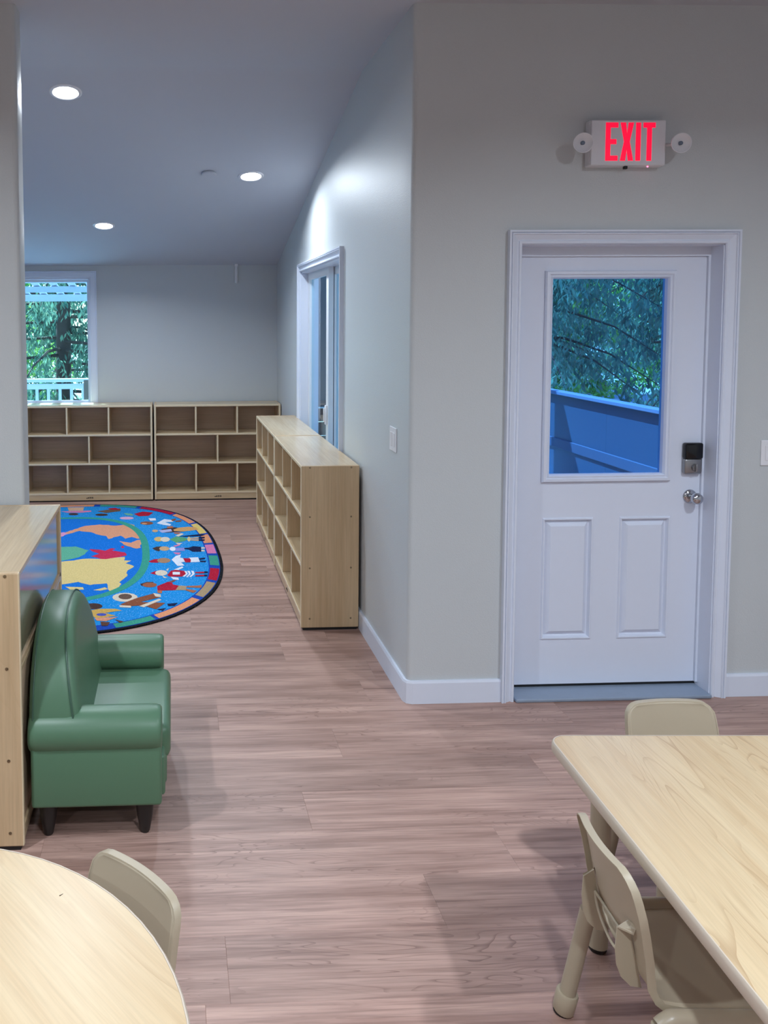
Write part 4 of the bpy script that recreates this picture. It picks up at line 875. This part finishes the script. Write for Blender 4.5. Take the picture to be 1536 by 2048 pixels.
# pergola over the rear deck
pg = thing('pergola', 'pale pergola beams with slatted roof outside the garden window', 'pergola', (-1.6, 9.6, -0.09)); OP = (-1.6, 9.6, -0.09)
for y, z, h_ in ((9.0, 2.132, 0.055), (9.5, 2.050, 0.066), (10.0, 1.962, 0.08)): obj('beam', B(-4.2, 1.1, y-0.03, y+0.03, z, z+h_), 'beam', pg, off=OP)
x = -4.15
while x < 1.0:
    bm = B(x, x+0.075, 8.80, 10.2, 0, 0.02)
    for v in bm.verts: v.co.z += 2.047-0.147*(v.co.y-10.0)
    obj('slat', bm, 'beam', pg, off=OP); x += 0.2
for x in (-4.1, 1.0): obj('post', B(x-0.05, x+0.05, 9.95, 10.05, -0.09, 1.965), 'beam', pg, off=OP)

def tree(name, label, loc, height, radius, nb, leaf, mat, droop, seed, lo=0.1, dens=60, trunk_r=0.16, per=8, wr=0.16):
    rnd = random.Random(seed); t = thing(name, label, 'tree', loc, group='trees around the deck')
    obj('trunk', tube([(0, 0, 0), (0.05, 0.03, height*0.5), (0, 0, height)], [trunk_r, trunk_r*0.7, 0.02], seg=10), 'bark', t, smooth=60)
    br = bmesh.new(); FV = []; FF = []; gs, un = rnd.gauss, rnd.uniform
    for i in range(nb):
        h = height*(lo+(1-lo)*((i+rnd.random())/nb)); a = un(0, 2*PI); ln = radius*(1.08-(h/height)**1.5)*un(0.7, 1.1)
        pts = [Vector((math.cos(a)*ln*s, math.sin(a)*ln*s, h+droop*ln*(0.10*s-0.42*s*s))) for s in (0, 0.33, 0.66, 1)]
        tube(pts, [0.03, 0.022, 0.014, 0.005], br, seg=5)
        for j in range(dens):                                   # hanging or spreading sprigs of a few leaves
            s = un(0.12, 1.0); k = min(2, int(s*3)); p = pts[k].lerp(pts[k+1], s*3-k)
            px_, py_, pz_ = p.x+gs(0, 0.14), p.y+gs(0, 0.14), p.z+gs(0, 0.06)
            sl_ = un(0.15, 0.55)*droop; dx_, dy_ = gs(0, 0.16), gs(0, 0.16)
            for q in range(per):
                f_ = q/per
                x_, y_, z_ = px_+dx_*f_+gs(0, 0.025+0.07*(1-droop)), py_+dy_*f_+gs(0, 0.025+0.07*(1-droop)), pz_-sl_*f_+gs(0, 0.02+0.08*(1-droop))
                if droop > 0.5: vx, vy, vz = gs(0, 0.5), gs(0, 0.5), -1.0
                else: vx, vy, vz = gs(0, 1), gs(0, 1), gs(0, 0.7)
                L_ = leaf*un(0.6, 1.3); k_ = L_/math.sqrt(vx*vx+vy*vy+vz*vz+1e-6); vx, vy, vz = vx*k_, vy*k_, vz*k_
                wx, wy, wz = gs(0, 1), gs(0, 1), gs(0, 0.5); W_ = L_*wr/math.sqrt(wx*wx+wy*wy+wz*wz+1e-6); wx, wy, wz = wx*W_, wy*W_, wz*W_
                n0 = len(FV)
                FV += [(x_, y_, z_), (x_+vx*0.5+wx, y_+vy*0.5+wy, z_+vz*0.5+wz), (x_+vx, y_+vy, z_+vz), (x_+vx*0.5-wx, y_+vy*0.5-wy, z_+vz*0.5-wz)]; FF.append((n0, n0+1, n0+2, n0+3))
    obj('branches', br, 'bark', t, smooth=60)
    me = bpy.data.meshes.new('foliage'); me.from_pydata(FV, [], FF); me.materials.append(M[mat])
    f = bpy.data.objects.new('foliage', me); C.objects.link(f); f.parent = t; f['kind'] = 'stuff'
G0 = -0.7
tree('conifer_tree', 'drooping dark conifer filling the garden window', (-1.75, 13.4, G0), 8.0, 2.3, 90, 0.12, 'leafA', 1.0, 3, 0.06, 34, 0.14, 9, 0.16)
tree('leafy_tree', 'bright green leafy tree low behind the window railing, left', (-4.3, 18.3, G0), 4.6, 2.3, 60, 0.11, 'leafB', 0.2, 4, 0.08, 60, 0.12, 7, 0.4)
tree('leafy_tree', 'green leafy tree behind the right part of the garden window', (0.9, 18.3, G0), 4.6, 2.3, 60, 0.11, 'leafB', 0.2, 5, 0.08, 60, 0.12, 7, 0.4)
tree('conifer_tree', 'dark conifer at the left of the exit door glass', (5.6, 13.2, G0), 9.0, 2.3, 100, 0.13, 'leafA', 1.0, 6, 0.22, 46, 0.16, 9, 0.16)
tree('conifer_tree', 'dark conifer behind the right part of the exit door glass', (9.3, 15.0, G0), 9.0, 2.0, 100, 0.13, 'leafA', 1.0, 7, 0.10, 46, 0.16, 9, 0.16)
tree('leafy_tree', 'sunlit green leafy tree in the middle of the exit door glass', (8.6, 19.2, G0), 6.6, 2.3, 80, 0.13, 'leafB', 0.2, 8, 0.14, 60, 0.12, 7, 0.4)
tree('leafy_tree', 'sunlit green leafy tree low at the right of the exit door glass', (13.2, 20.6, G0), 8.0, 2.3, 80, 0.13, 'leafB', 0.2, 9, 0.10, 60, 0.12, 7, 0.4)
tree('conifer_tree', 'tall dark conifer far behind the yard, middle of the door glass', (11.8, 27.0, G0), 13.0, 3.8, 110, 0.22, 'leafA', 1.0, 10, 0.10, 60, 0.25, 8, 0.18)
tree('conifer_tree', 'tall dark conifer far behind the yard, right of the door glass', (19.6, 29.0, G0), 13.0, 3.8, 110, 0.22, 'leafA', 1.0, 13, 0.10, 60, 0.25, 8, 0.18)
tree('conifer_tree', 'tall dark conifer far behind the yard, left of the garden window', (-6.0, 26.0, G0), 12.0, 3.8, 110, 0.22, 'leafA', 1.0, 11, 0.06, 60, 0.25, 8, 0.18)
tree('conifer_tree', 'tall dark conifer far behind the yard, right of the garden window', (2.5, 26.0, G0), 12.0, 3.8, 110, 0.22, 'leafA', 1.0, 12, 0.06, 60, 0.25, 8, 0.18)
